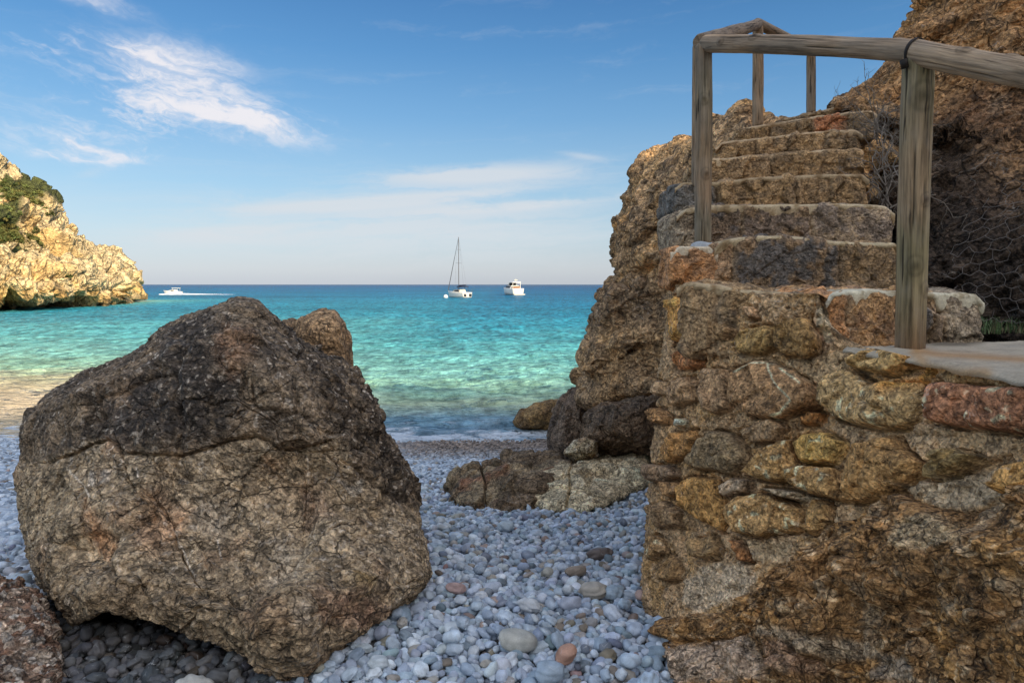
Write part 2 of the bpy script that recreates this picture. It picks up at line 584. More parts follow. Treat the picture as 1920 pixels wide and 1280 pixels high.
def rock_mat(name, s=1.0, bump=1.0, speck=0.4, contrast=1.0, rough=0.85, veins=0.3, spec=0.35, grain=1.0, cracks=1.0):
    m, t, p = mat_new(name)
    co = t.vm('SCALE', t.n('ShaderNodeNewGeometry').outputs['Position'], 1.0 / s)
    wp = t.vm('ADD', co, t.vm('SCALE', t.vm('SUBTRACT', t.noise(co, 5, 1, col=True), (0.5, 0.5, 0.5)), 0.05))
    at_ = t.n('ShaderNodeAttribute', attribute_name='Col').outputs['Color']
    n1 = t.noise(wp, 14, 4, 0.7)
    n2 = t.noise(wp, 62, 1.5, 0.6)
    n3 = t.noise(co, 4.0, 5, 0.6)
    v = t.m('ADD', t.m('MULTIPLY', t.m('SUBTRACT', n1, 0.5), 2.2 * contrast), t.m('MULTIPLY', t.m('SUBTRACT', n2, 0.5), 2.4 * contrast))
    v = t.m('ADD', t.m('ADD', v, t.m('MULTIPLY', t.m('SUBTRACT', n3, 0.5), 1.1 * contrast)), 1.0)
    v = t.m('MAXIMUM', v, 0.16)
    g1 = t.voro(t.vm('ADD', wp, t.vm('SCALE', t.noise(co, 25, 1, col=True), 0.025)), 30); g2 = t.voro(wp, 72)
    def rnd_(nd):
        sc_ = t.n('ShaderNodeSeparateColor'); t.put(sc_.inputs[0], nd.outputs['Color']); return sc_.outputs[0]
    r1, r2 = rnd_(g1), rnd_(g2)
    gr = t.m('ADD', t.m('MULTIPLY', t.m('SUBTRACT', r1, 0.5), 0.75 * grain), t.m('MULTIPLY', t.m('SUBTRACT', r2, 0.5), 0.70 * grain))
    v = t.m('MULTIPLY', v, t.m('ADD', 1.0, gr))
    ed = t.n('ShaderNodeTexVoronoi', feature='DISTANCE_TO_EDGE')
    t.put(ed.inputs['Vector'], t.vm('ADD', t.vm('MULTIPLY', wp, (1.0, 1.0, 1.7)), t.vm('SCALE', t.noise(co, 4, 3, col=True), 0.35)))
    ed.inputs['Scale'].default_value = 4.2
    ed2 = t.n('ShaderNodeTexVoronoi', feature='DISTANCE_TO_EDGE')
    t.put(ed2.inputs['Vector'], t.vm('ADD', t.vm('MULTIPLY', wp, (1.0, 1.0, 1.5)), t.vm('SCALE', t.noise(co, 9, 2, col=True), 0.15)))
    ed2.inputs['Scale'].default_value = 11.0
    cr1 = t.m('MULTIPLY', t.mapr(ed.outputs['Distance'], 0.022, 0.004), t.mapr(n3, 0.40, 0.52))
    cr2 = t.m('MULTIPLY', t.mapr(ed2.outputs['Distance'], 0.040, 0.010), t.mapr(n3, 0.58, 0.46))
    crk = t.m('MAXIMUM', cr1, t.m('MULTIPLY', cr2, 0.7))
    c = t.vm('SCALE', at_, v)
    c = t.mix(t.m('MULTIPLY', crk, 0.7 * cracks), c, t.vm('SCALE', at_, 0.18))
    # pale crystalline specks and dark pits
    sp = t.mapr(t.noise(wp, 34, 2, 0.7), 0.60, 0.66)
    c = t.mix(t.m('MULTIPLY', sp, speck), c, t.vm('ADD', t.vm('SCALE', at_, 1.9), (0.02, 0.02, 0.02)))
    dk = t.mapr(t.noise(wp, 24, 2.5, 0.7), 0.40, 0.33)
    c = t.mix(t.m('MULTIPLY', dk, 0.28), c, t.vm('SCALE', at_, 0.25))
    # thin pale calcite veins
    w = t.n('ShaderNodeTexVoronoi', feature='DISTANCE_TO_EDGE')
    t.put(w.inputs['Vector'], t.vm('ADD', wp, t.vm('SCALE', t.noise(co, 3, 4, col=True), 0.5)))
    w.inputs['Scale'].default_value = 3.3
    vn = t.m('MULTIPLY', t.mapr(w.outputs['Distance'], 0.012, 0.0), t.mapr(n3, 0.5, 0.62))
    c = t.mix(t.m('MULTIPLY', vn, veins), c, (0.5, 0.47, 0.42))
    t.put(p.inputs['Base Color'], c)
    p.inputs['Roughness'].default_value = rough
    p.inputs['Specular IOR Level'].default_value = spec
    w2 = t.voro(wp, 26, 'F1'); w3 = t.voro(wp, 60, 'F1')
    h = t.m('ADD', t.m('MULTIPLY', n1, 1.5), t.m('MULTIPLY', n2, 0.30))
    h = t.m('ADD', h, t.m('MULTIPLY', w2.outputs['Distance'], -0.35))
    h = t.m('ADD', h, t.m('MULTIPLY', w3.outputs['Distance'], -0.14))
    h = t.m('ADD', h, t.m('ADD', t.m('MULTIPLY', r1, 0.30), t.m('MULTIPLY', r2, 0.13)))
    h = t.m('SUBTRACT', h, t.m('MULTIPLY', crk, 0.6 * cracks))
    t.put(p.inputs['Normal'], t.bump(h, 1.0, 0.030 * s * bump))
    return m


M_ROCK = rock_mat('boulder_rock', grain=0.9)
M_CLIFF = rock_mat('cliff_rock', s=1.6, bump=1.0)
M_HEAD = rock_mat('headland_rock', s=26.0, bump=1.1, speck=0.2, contrast=0.7, veins=0.0, grain=0.3, cracks=0.7)
M_WALL = rock_mat('wall_rubble', s=0.7, grain=0.9, cracks=0.35, speck=0.5, veins=0.35, contrast=0.9, bump=1.0)
M_BED = rock_mat('bedrock', s=0.7, speck=0.6, bump=1.2, veins=0.1, contrast=1.0)
M_STEP = rock_mat('step_stone', s=0.7, grain=0.6, cracks=0.6, speck=0.3, bump=0.9, contrast=0.85)


def simple_mat(name, col, rough=0.5, metal=0.0, spec=0.5, nz=0.0, ns=10.0, bump=0.0):
    m, t, p = mat_new(name)
    if nz:
        co = t.n('ShaderNodeTexCoord').outputs['Object']
        v = t.m('ADD', t.m('MULTIPLY', t.m('SUBTRACT', t.noise(co, ns, 5, 0.6), 0.5), 2 * nz), 1.0)
        t.put(p.inputs['Base Color'], t.vm('SCALE', col, v))
        if bump:
            t.put(p.inputs['Normal'], t.bump(t.noise(co, ns * 3, 4), 0.6, bump))
    else:
        p.inputs['Base Color'].default_value = (*col, 1)
    p.inputs['Roughness'].default_value = rough
    p.inputs['Metallic'].default_value = metal
    p.inputs['Specular IOR Level'].default_value = spec
    return m


def concrete_mat():
    m, t, p = mat_new('lime_mortar')
    co = t.n('ShaderNodeNewGeometry').outputs['Position']
    at_ = t.n('ShaderNodeAttribute', attribute_name='Col').outputs['Color']
    n = t.noise(co, 9, 7, 0.65); n2 = t.noise(co, 120, 4, 0.7)
    v = t.m('ADD', t.m('MULTIPLY', n, 0.9), t.m('MULTIPLY', n2, 0.8))
    c = t.vm('SCALE', at_, t.m('ADD', v, 0.15))
    st = t.mapr(t.noise(co, 17, 6, 0.7), 0.55, 0.7)
    c = t.mix(t.m('MULTIPLY', st, 0.45), c, t.vm('SCALE', at_, 0.45))
    t.put(p.inputs['Base Color'], c)
    p.inputs['Roughness'].default_value = 0.9
    p.inputs['Specular IOR Level'].default_value = 0.25
    t.put(p.inputs['Normal'], t.bump(v, 0.9, 0.008))
    return m


def pebble_mat():
    m, t, p = mat_new('pebble_stone')
    co = t.n('ShaderNodeNewGeometry').outputs['Position']
    at_ = t.n('ShaderNodeAttribute', attribute_name='Col').outputs['Color']
    n = t.noise(co, 30, 5, 0.6, 0.4); n2 = t.noise(co, 220, 4, 0.7)
    v = t.m('ADD', t.m('MULTIPLY', t.m('SUBTRACT', n, 0.5), 0.9), t.m('MULTIPLY', t.m('SUBTRACT', n2, 0.5), 0.7))
    c = t.vm('SCALE', at_, t.m('ADD', v, 1.0))
    w = t.n('ShaderNodeTexVoronoi', feature='DISTANCE_TO_EDGE')
    t.put(w.inputs['Vector'], t.vm('ADD', co, t.vm('SCALE', t.noise(co, 12, 3, col=True), 0.06)))
    w.inputs['Scale'].default_value = 14
    vn = t.m('MULTIPLY', t.mapr(w.outputs['Distance'], 0.02, 0.0), t.mapr(n, 0.52, 0.6))
    c = t.mix(t.m('MULTIPLY', vn, 0.5), c, (0.62, 0.62, 0.6))
    t.put(p.inputs['Base Color'], c)
    p.inputs['Roughness'].default_value = 0.62
    p.inputs['Specular IOR Level'].default_value = 0.4
    t.put(p.inputs['Normal'], t.bump(t.m('ADD', n, t.m('MULTIPLY', n2, 0.5)), 0.5, 0.003))
    return m


def wood_mat():
    m, t, p = mat_new('weathered_wood')
    g = t.n('ShaderNodeAttribute', attribute_name='Gco').outputs['Vector']
    at_ = t.n('ShaderNodeAttribute', attribute_name='Col').outputs['Color']
    st = t.vm('MULTIPLY', g, (1.0, 1.0, 0.045))
    warp = t.vm('ADD', st, t.vm('SCALE', t.noise(t.vm('MULTIPLY', g, (4, 4, 1.5)), 1.0, 3, col=True), 0.022))
    n1 = t.noise(warp, 120, 3, 0.65)
    n2 = t.noise(warp, 40, 4, 0.6)
    n3 = t.noise(t.vm('MULTIPLY', g, (1, 1, 0.4)), 14, 4, 0.6)
    v = t.m('ADD', t.m('ADD', t.m('MULTIPLY', t.m('SUBTRACT', n1, 0.5), 2.2), t.m('MULTIPLY', t.m('SUBTRACT', n2, 0.5), 1.7)), t.m('ADD', t.m('MULTIPLY', t.m('SUBTRACT', n3, 0.5), 1.0), 1.0))
    c = t.vm('SCALE', at_, t.m('MAXIMUM', v, 0.15))
    grey = t.mapr(n3, 0.45, 0.65)
    c = t.mix(t.m('MULTIPLY', grey, 0.28), c, (0.27, 0.235, 0.19))
    crack = t.mapr(t.noise(warp, 62, 3, 0.5), 0.37, 0.31)
    c = t.mix(t.m('MULTIPLY', crack, 0.85), c, (0.018, 0.013, 0.009))
    t.put(p.inputs['Base Color'], c)
    p.inputs['Roughness'].default_value = 0.85
    p.inputs['Specular IOR Level'].default_value = 0.3
    t.put(p.inputs['Normal'], t.bump(t.m('SUBTRACT', t.m('ADD', t.m('MULTIPLY', n1, 0.6), n2), t.m('MULTIPLY', crack, 0.9)), 1.0, 0.006))
    return m


M_MORTAR = concrete_mat()
M_PEB = pebble_mat()
M_WOOD = wood_mat()


# ------------------------------------------------------------------ terrain, sea
def bz(X, Y):
    """beach surface height"""
    X = np.asarray(X, float); Y = np.asarray(Y, float)
    z = 1.29 - 0.160 * np.clip(Y - 2.85, 0, 3.55) - 0.125 * np.clip(Y - 6.4, 0, None)
    z = np.where(Y > 14, z * 0.6 - 0.1, z)
    z = np.maximum(z, -4.0)
    z = z + 0.12 * sstep(X, 0.9, 1.6) * sstep(Y, 9, 4) * 0.4
    z = z + 0.14 * sstep(X, 0.6, 1.5) * sstep(Y, 5.0, 6.6) * sstep(Y, 9.5, 7.2)
    P = np.stack([X.ravel() * 0.6, Y.ravel() * 0.6, 0 * X.ravel()], 1)
    z = z + (0.045 * fbm(P, 3)).reshape(z.shape) * sstep(Y, -2, 1)
    return z


def build_ground():
    xs = np.concatenate([-np.geomspace(160, 12, 30), np.linspace(-11.5, 6, 300), np.geomspace(7, 140, 30)])
    ys = np.concatenate([-np.geomspace(170, 1, 40), np.linspace(-0.5, 16, 300), np.geomspace(17, 9000, 40)])
    X, Y = np.meshgrid(xs, ys, indexing='ij')
    Z = bz(X, Y)
    V = np.stack([X, Y, Z], -1).reshape(-1, 3)
    m, t, p = mat_new('shingle_ground')
    co = t.n('ShaderNodeNewGeometry').outputs['Position']
    v1 = t.voro(co, 24); v2 = t.voro(co, 60)
    ids = t.ramp(t.n('ShaderNodeSeparateColor').outputs[0], [(0, 0.5), (1, 0.5)])
    sc = t.n('ShaderNodeSeparateColor'); t.put(sc.inputs[0], v1.outputs['Color'])
    c = t.ramp(sc.outputs[0], [(0, (0.05, 0.045, 0.04)), (0.3, (0.16, 0.14, 0.12)), (0.6, (0.20, 0.19, 0.185)), (0.85, (0.26, 0.22, 0.17)), (1, (0.34, 0.34, 0.34))])
    c = t.vm('SCALE', c, t.m('ADD', t.noise(co, 3, 4), 0.2))
    t.put(p.inputs['Base Color'], c)
    p.inputs['Roughness'].default_value = 0.8
    h = t.m('ADD', v1.outputs['Distance'], t.m('MULTIPLY', v2.outputs['Distance'], 0.4))
    t.put(p.inputs['Normal'], t.bump(t.m('MULTIPLY', h, -1.0), 1.0, 0.03))
    o = mesh_obj('beach_ground', V, grid_faces(len(xs), len(ys))[:, ::-1] if False else grid_faces(len(xs), len(ys)), m)
    tag(o, 'pebble beach sloping down to the turquoise sea', None, None, 'structure')


def build_sea():
    nr, nc = 1150, 560
    Yr = np.geomspace(11.0, 9500, nr)
    sp = np.gradient(Yr)
    u = np.linspace(-1.25, 0.95, nc)
    X = Yr[:, None] * u[None, :]
    Y = np.repeat(Yr[:, None], nc, 1)
    P = np.stack([X.ravel(), Y.ravel(), 0 * X.ravel()], 1)
    spc = np.repeat(sp[:, None], nc, 1).ravel()
    z = np.zeros(len(P))
    near = spc < 2.5
    for L, A, sd in ((0.45, 0.030, 1), (0.9, 0.060, 2), (1.8, 0.085, 3), (4.0, 0.07, 4), (9.0, 0.08, 5)):
        k = near & (spc < L * 0.55)
        w = sstep(L / spc[k], 1.8, 4.0)
        q = P[k]
        ang = 0.25 + 0.3 * math.sin(sd * 2.3)
        ca, sa = math.cos(ang), math.sin(ang)
        qq = np.stack([(q[:, 0] * ca + q[:, 1] * sa) / (L * 2.3), (-q[:, 0] * sa + q[:, 1] * ca) / L, 0 * q[:, 0] + sd], 1)
        n = perlin(qq, sd)
        z[k] += A * w * (1 - 2 * np.abs(n) ** 0.8 + 0.2) * 0.7
    shore = sstep(P[:, 1], 11.8, 15.0)
    z = z * (0.35 + 0.65 * shore)
    dep = -bz(P[:, 0], P[:, 1])
    off = np.clip(P[:, 1] - 12.2 + 0.5 * perlin(P * 0.25, 3), 0, None)
    # shallower sandbank towards the left, under the headland
    left = sstep(-P[:, 0], 2.0, 11.0)
    off = off / (1 + 0.8 * left)
    hd = np.hypot(np.clip(P[:, 0] + 60, 0, None), np.clip(P[:, 1] - 112, 0, None)) * 1.0
    off = np.minimum(off, 3 + hd * 2.2)
    off = off * np.exp(0.35 * fbm(P * np.array([0.03, 0.06, 1]) + 3, 3, seed=4) + 0.12 * fbm(P * np.array([0.3, 0.7, 1]), 2, seed=7))
    V = P.copy(); V[:, 2] = z
    m, t, p = mat_new('sea_water')
    a = t.n('ShaderNodeAttribute', attribute_name='Off').outputs['Fac']
    lg = t.m('DIVIDE', t.m('LOGARITHM', t.m('MAXIMUM', t.m('ADD', a, 1.0), 1.0), 10.0), 3.6)
    c = t.ramp(lg, [
        (0.0, (0.17, 0.26, 0.33)), (0.10, (0.19, 0.33, 0.39)), (0.17, (0.40, 0.47, 0.28)), (0.21, (0.30, 0.50, 0.33)), (0.26, (0.22, 0.50, 0.42)), (0.33, (0.11, 0.40, 0.39)),
        (0.42, (0.032, 0.27, 0.35)), (0.52, (0.012, 0.185, 0.30)), (0.62, (0.008, 0.13, 0.25)), (0.74, (0.004, 0.085, 0.20)), (0.86, (0.006, 0.055, 0.145)), (1.0, (0.008, 0.045, 0.12))])
    lf = t.n('ShaderNodeAttribute', attribute_name='Sand').outputs['Fac']
    c = t.mix(t.m('MULTIPLY', lf, t.mapr(a, 5.5, 1.5)), c, (0.62, 0.46, 0.27))
    co = t.n('ShaderNodeNewGeometry').outputs['Position']
    streak = t.noise(t.vm('MULTIPLY', co, (0.02, 0.03, 1.0)), 1.0, 5, 0.6)
    c = t.vm('SCALE', c, t.mapr(streak, 0.3, 0.7, 0.8, 1.22))
    rip = t.noise(t.vm('MULTIPLY', co, (2.6, 1.5, 1.0)), 1.0, 3, 0.6)
    c = t.vm('SCALE', c, t.mapr(rip, 0.35, 0.65, 0.68, 1.3))
    rip2 = t.noise(t.vm('MULTIPLY', co, (0.8, 0.4, 1.0)), 1.0, 4, 0.65)
    c = t.vm('SCALE', c, t.mapr(rip2, 0.35, 0.65, 0.75, 1.25))
    sandy = t.m('MULTIPLY', lf, t.mapr(a, 5.0, 2.0))
    c = t.mix(t.m('MULTIPLY', sandy, 0.75), c, (0.66, 0.53, 0.35))
    # foam where the swash reaches the stones
    fm = t.n('ShaderNodeAttribute', attribute_name='Foam').outputs['Fac']
    fn = t.noise(t.vm('MULTIPLY', co, (2.2, 4.5, 1.0)), 1.0, 7, 0.7, 0.6)
    fo = t.mapr(t.m('ADD', t.m('MULTIPLY', fm, 0.46), fn), 0.64, 0.80)
    c = t.mix(fo, c, (0.62, 0.66, 0.7))
    t.put(p.inputs['Base Color'], c)
    t.put(p.inputs['Roughness'], t.mapr(fo, 0.0, 1.0, 0.12, 0.7))
    p.inputs['Specular IOR Level'].default_value = 0.0
    h = t.noise(t.vm('MULTIPLY', co, (2.2, 3.0, 1.0)), 1.0, 4, 0.6, 0.4)
    h2 = t.noise(t.vm('MULTIPLY', co, (0.4, 0.5, 1.0)), 1.0, 5, 0.6, 0.3)
    b1 = t.bump(h, 1.0, 0.42)
    nrm = t.bump(h2, 0.8, 0.9, b1)
    t.put(p.inputs['Normal'], nrm)
    # a rough sea never mirrors the horizon fully: its facets face the viewer
    fr = t.n('ShaderNodeFresnel'); fr.inputs['IOR'].default_value = 1.33; t.put(fr.inputs['Normal'], nrm)
    gl = t.n('ShaderNodeBsdfGlossy'); gl.inputs['Roughness'].default_value = 0.12; t.put(gl.inputs['Normal'], nrm)
    mx = t.n('ShaderNodeMixShader')
    t.put(mx.inputs[0], t.m('MULTIPLY', t.m('MINIMUM', t.m('MULTIPLY', fr.outputs[0], 0.9), 0.42), t.m('SUBTRACT', 1.0, fo)))
    t.put(mx.inputs[1], p.outputs[0]); t.put(mx.inputs[2], gl.outputs[0])
    on = [n for n in t.t.nodes if n.type == 'OUTPUT_MATERIAL'][0]
    t.put(on.inputs[0], mx.outputs[0])
    foam = sstep(P[:, 1], 14.0, 12.2) * (0.55 + 0.45 * perlin(P * np.array([0.5, 1.6, 1]), 9))
    o = mesh_obj('sea', V, grid_faces(nr, nc)[:, ::-1], m, extra={'Off': off, 'Foam': foam, 'Sand': left})
    tag(o, 'turquoise sea turning deep blue towards the horizon', None, None, 'structure')


def build_shading_hill():
    """the high cliff across the cove behind the viewpoint: it keeps the beach in shade"""
    dirn = np.array([0.944, 0.330]); nrm = np.array([-dirn[1], dirn[0]])
    H = 60.0
    p0 = np.array([-5.1, 13.2]) + SUN_V * (H / math.tan(SUN_EL))
    a = np.linspace(-190, 200, 260); b = np.linspace(-1, 1, 90)
    A, B = np.meshgrid(a, b, indexing='ij')
    hh = H * (1 + 0 * A)
    hh = hh * sstep(A, -190, -130) * sstep(A, 200, 150)
    prof = np.clip(1.0 - np.abs(B) ** 1.6, 0, 1)
    X = p0[0] + A * dirn[0] + B * 55 * nrm[0]; Yv = p0[1] + A * dirn[1] + B * 55 * nrm[1]
    P = np.stack([X.ravel(), Yv.ravel(), 0 * X.ravel()], 1)
    rough = fbm(P / 18.0, 5, 0.55, 3).reshape(X.shape)
    Z = hh * prof + rough * 5.0 * (1 - prof) + 0.9 * fbm(P / 4.0, 3, seed=5).reshape(X.shape) - 2.0 * (np.abs(B) > 0.97)
    V = np.stack([X, Yv, Z], -1).reshape(-1, 3)
    veg = sstep(fbm(P / 9.0, 4, seed=9), -0.1, 0.25)
    col = colmix(np.tile(np.array([0.36, 0.29, 0.2]), (len(V), 1)), (0.06, 0.08, 0.03), veg)
    o = mesh_obj('hill', V, grid_faces(260, 90), M_HEAD, col=col)
    tag(o, 'high scrub covered cliff closing the cove behind the beach', None, None, 'structure')


build_ground()
build_sea()
build_shading_hill()


# ------------------------------------------------------------------ rocks
def z1(pts):      # notes taken on an enlargement of the boulder
    return [(x / 1.7302, 540 + y / 1.7302) for x, y in pts]


TONE = np.array([1.58, 1.33, 1.05])


def rock_obj(name, base, disp, colf, mat, parent=None, extra_push=None):
    V, T, N = base
    px, py, _ = proj(V)
    d = chunked(disp, V, px, py)
    W = V + N * d[:, None]
    col = chunked(colf, W, px, py, d)
    return mesh_obj(name, W, T, mat, parent, col=np.clip(col * TONE, 0, 0.72))


def build_boulder():
    sil = [(30, 905), (38, 880), (50, 862), (53, 845), (52, 815), (60, 776), (86, 752), (106, 738), (156, 708), (236, 668), (270, 650), (308, 612), (345, 590), (400, 570), (440, 562), (475, 566), (500, 590),
           (528, 614), (560, 640), (600, 664), (640, 684), (668, 700), (682, 722), (706, 748), (720, 775), (724, 815), (752, 838), (770, 880), (783, 920), (785, 950), (792, 985), (805, 1040), (812, 1085), (800, 1112),
           (760, 1145), (735, 1165), (700, 1200), (640, 1230), (600, 1262), (540, 1282), (500, 1275), (462, 1238), (400, 1208), (330, 1186), (290, 1180), (240, 1150), (190, 1172), (140, 1160), (110, 1130), (75, 1085), (55, 1040), (36, 965)]
    sil = [(410 + (x - 410) * 0.985 + 6 * (y < 700), 900 + (y - 900) * 0.985) for x, y in sil]
    def Yc(px, py):
        t = (py - 565) / 700.0
        return 3.95 - 0.45 * t - 0.75 * sstep(t, 0.45, 1.0) + 0.35 * sstep(px, 560, 800) * (1 - 0.5 * t) * 0.6
    base = rock_base(sil, (410, 900), Yc, 0.62, 0.95, 2.7, 8, 0.5)
    cracks = [z1([(110, 560), (150, 565), (200, 552), (240, 535), (280, 508), (350, 492), (400, 515), (430, 538), (520, 547), (620, 540), (680, 520), (740, 495), (830, 482), (870, 495), (905, 520), (960, 517), (1040, 510), (1075, 495)]),
              z1([(380, 480), (400, 520), (432, 570), (445, 640), (480, 680), (520, 720), (545, 750)]),
              z1([(500, 690), (560, 760), (580, 850), (610, 900), (640, 960)]),
              z1([(520, 560), (555, 600), (552, 640)]),
              z1([(820, 330), (835, 390), (900, 440)]),
              z1([(1060, 500), (1120, 560), (1200, 600), (1280, 690)]),
              z1([(700, 1010), (770, 1040), (790, 1100)]),
              z1([(150, 830), (270, 835), (300, 720), (310, 690)]),
              z1([(1010, 760), (1060, 800), (1100, 770), (1190, 740)])]
    upper = z1([(60, 560), (130, 570), (200, 552), (280, 508), (350, 492), (430, 538), (520, 547), (620, 540), (740, 495), (830, 482), (905, 520), (1040, 510), (1120, 500), (1180, 600), (1300, 700), (1420, 720), (1500, 300), (1100, 0), (400, 0), (0, 300)])
    rside = z1([(880, 60), (930, 180), (1000, 330), (1060, 430), (1130, 520), (1180, 600), (1230, 640), (1290, 690), (1400, 760), (1450, 400), (1100, 60)])
    def disp(P, px, py):
        bed = P @ np.array([[1, 0, 0], [0, 1, 0], [0, 0, 1.0]])
        # tilted bedding: layers dip to the lower right
        a = math.radians(33)
        L = P[:, 0] * math.sin(a) * 1.0 + P[:, 2] * math.cos(a)
        u = P[:, 0] * math.cos(a) - P[:, 2] * math.sin(a)
        Q = np.stack([u, P[:, 1], L], 1)
        rs = 1 - sstep(poly_sdf(px, py, rside), -12, 12)
        ups = 1 - sstep(poly_sdf(px, py, upper), -6, 6)
        inn = sstep(-poly_sdf(px, py, sil), 8, 90)
        h1, H1, e1 = facets(P, 0.80, 0.135, 0.0, 1)
        h1 = h1 * (0.14 + 0.86 * inn)
        h2, H2, e2 = facets(Q, 0.30, 0.050, 0.004, 2, (0.7, 1, 1.5))
        h2 = h2 * (0.4 + 0.6 * inn)
        h3, H3, e3 = facets(Q, 0.065, 0.009, 0.003, 3, (0.55, 1, 1.8))
        h4, H4, e4 = facets(P, 0.11, 0.02, 0.012, 4)
        r = fbm(P / 0.3, 5, 0.55, 5, True) * 0.014 + facets(Q, 0.032, 0.004, 0.001, 18, (0.6, 1, 1.4))[0]
        d = h1 + h2 + h3 * (1 - 0.4 * ups) + r
        Fa, Fb, _, _ = worley(Q / 0.34 * np.array([0.6, 1, 1.5]) + 0.5 * np.stack([perlin(Q * 5, 60), perlin(Q * 5 + 7, 61), perlin(Q * 5 + 3, 62)], -1) * 0.6, 19)
        fr = np.exp(-((Fb - Fa) / 0.022) ** 2) * sstep(fbm(P / 0.4 + 11, 2, seed=63), -0.25, 0.15)
        Fa, Fb, _, _ = worley(Q / 0.13 * np.array([0.55, 1, 1.7]) + 0.3 * perlin(Q * 12, 64)[:, None], 20)
        fr2 = np.exp(-((Fb - Fa) / 0.035) ** 2) * sstep(fbm(P / 0.3 + 5, 2, seed=65), -0.05, 0.25)
        d -= 0.016 * fr + 0.007 * fr2
        # lumpy weathered right flank and honeycombed top
        F1, F2, Hc, _ = worley(P / 0.085, 6)
        d += rs * (0.03 * (0.55 - F1) + h4 * 1.2 + 0.035 * fbm(P / 0.2, 3, seed=11))
        d += ups * (1 - rs) * (0.009 * (0.5 - worley(P / 0.045, 9)[0]) + 0.012)
        # scalloped underside, lower left
        low = sstep(py, 1030, 1120) * sstep(px, 640, 480)
        s = fbm(P * np.array([3.5, 3.5, 14.0]), 4, 0.5, 14, True)
        d += low * s * 0.03
        cave = 1 - sstep(poly_sdf(px, py, [(150, 1172), (205, 1146), (270, 1152), (330, 1180), (400, 1198), (455, 1232), (480, 1275), (470, 1400), (130, 1400)]), -8, 12)
        d -= 0.20 * cave
        # cracks
        wob = 5 * fbm(P * 6, 3, seed=21); wob2 = 5 * fbm(P * 6 + 9, 3, seed=22)
        for k, c in enumerate(cracks):
            q = seg_dist(px + wob, py + wob2, c)
            wd, dp = ((2.4, 0.030) if k == 0 else (1.7, 0.020))
            d -= (dp * np.exp(-(q / wd) ** 2) + 0.4 * dp * np.exp(-(q / (wd * 4)) ** 2)) * (0.15 + 0.85 * inn)
        # grooved cave edge at the lower left corner
        return d
    def colf(P, px, py, d):
        n = fbm(P / 0.28, 4, seed=31); n2 = fbm(P / 0.09, 4, 0.6, seed=32); n3 = fbm(P / 0.5 + 7, 3, seed=33)
        c = np.tile(np.array([0.265, 0.215, 0.15]), (len(P), 1))
        c = colmix(c, (0.33, 0.285, 0.215), sstep(n, 0.0, 0.5) * 0.8)
        c = colmix(c, (0.15, 0.115, 0.075), sstep(n2, 0.05, 0.4) * 0.65)
        c = colmix(c, (0.30, 0.17, 0.10), sstep(n3, 0.15, 0.45) * 0.5)
        wob = 14 * n2 + 12 * n
        up = 1 - sstep(poly_sdf(px + wob, py + wob, upper), -14, 8)
        rs = 1 - sstep(poly_sdf(px + wob, py, rside), -20, 12)
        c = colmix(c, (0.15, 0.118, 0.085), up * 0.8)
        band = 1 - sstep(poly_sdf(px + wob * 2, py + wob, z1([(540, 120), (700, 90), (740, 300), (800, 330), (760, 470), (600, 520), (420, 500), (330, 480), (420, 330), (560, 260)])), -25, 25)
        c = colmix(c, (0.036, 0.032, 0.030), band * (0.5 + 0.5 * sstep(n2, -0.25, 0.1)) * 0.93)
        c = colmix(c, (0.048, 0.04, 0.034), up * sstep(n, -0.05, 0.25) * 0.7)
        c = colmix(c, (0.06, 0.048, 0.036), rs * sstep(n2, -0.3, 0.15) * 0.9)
        a = math.radians(33)
        Q = np.stack([P[:, 0] * math.cos(a) - P[:, 2] * math.sin(a), P[:, 1], P[:, 0] * math.sin(a) + P[:, 2] * math.cos(a)], 1)
        lam = fbm(Q * np.array([7, 9, 34]), 4, 0.65, seed=45)
        c = c * (1 + (0.75 - 0.4 * up)[:, None] * lam[:, None] * 1.5)
        mot = fbm(P / 0.035, 4, 0.7, seed=46)
        c = c * (1 + 0.45 * mot[:, None])
        c = np.clip(c, 0.012, 0.6)
        # pale fossil flecks
        fl = sstep(fbm(P / 0.034, 2, 0.6, seed=40), 0.26, 0.36)
        c = colmix(c, (0.40, 0.37, 0.33), fl * (0.2 + 0.45 * sstep(n, -0.3, 0.3)))
        def patch(pts, colr, amt, sft=14):
            nonlocal c
            k = 1 - sstep(poly_sdf(px + wob * 0.8, py + wob * 0.8, z1(pts)), -sft, sft)
            c = colmix(c, colr, k * amt * (0.65 + 0.35 * sstep(n2, -0.2, 0.3)))
        patch([(300, 700), (340, 760), (380, 850), (300, 850), (285, 800)], (0.34, 0.17, 0.08), 0.65)
        patch([(330, 800), (380, 810), (360, 870), (310, 850)], (0.55, 0.36, 0.22), 0.6)
        patch([(790, 1000), (900, 1040), (960, 1100), (850, 1130), (780, 1080)], (0.30, 0.16, 0.09), 0.5)
        patch([(740, 130), (800, 130), (820, 230), (770, 320), (730, 260)], (0.20, 0.115, 0.07), 0.6)
        patch([(850, 540), (900, 560), (880, 590), (840, 580)], (0.34, 0.2, 0.11), 0.5)
        patch([(960, 620), (1090, 610), (1120, 700), (1000, 720)], (0.30, 0.20, 0.15), 0.35)
        patch([(1000, 1010), (1200, 990), (1280, 1060), (1200, 1110), (1020, 1090)], (0.26, 0.14, 0.10), 0.5)
        patch([(1130, 950), (1180, 950), (1180, 975), (1130, 975)], (0.42, 0.27, 0.06), 0.7)
        patch([(310, 600), (335, 600), (330, 650), (312, 645)], (0.55, 0.53, 0.5), 0.8, 6)
        patch([(350, 600), (385, 590), (370, 640), (350, 650)], (0.5, 0.48, 0.45), 0.6, 6)
        patch([(1120, 615), (1190, 612), (1200, 650), (1150, 660)], (0.42, 0.41, 0.38), 0.8, 5)
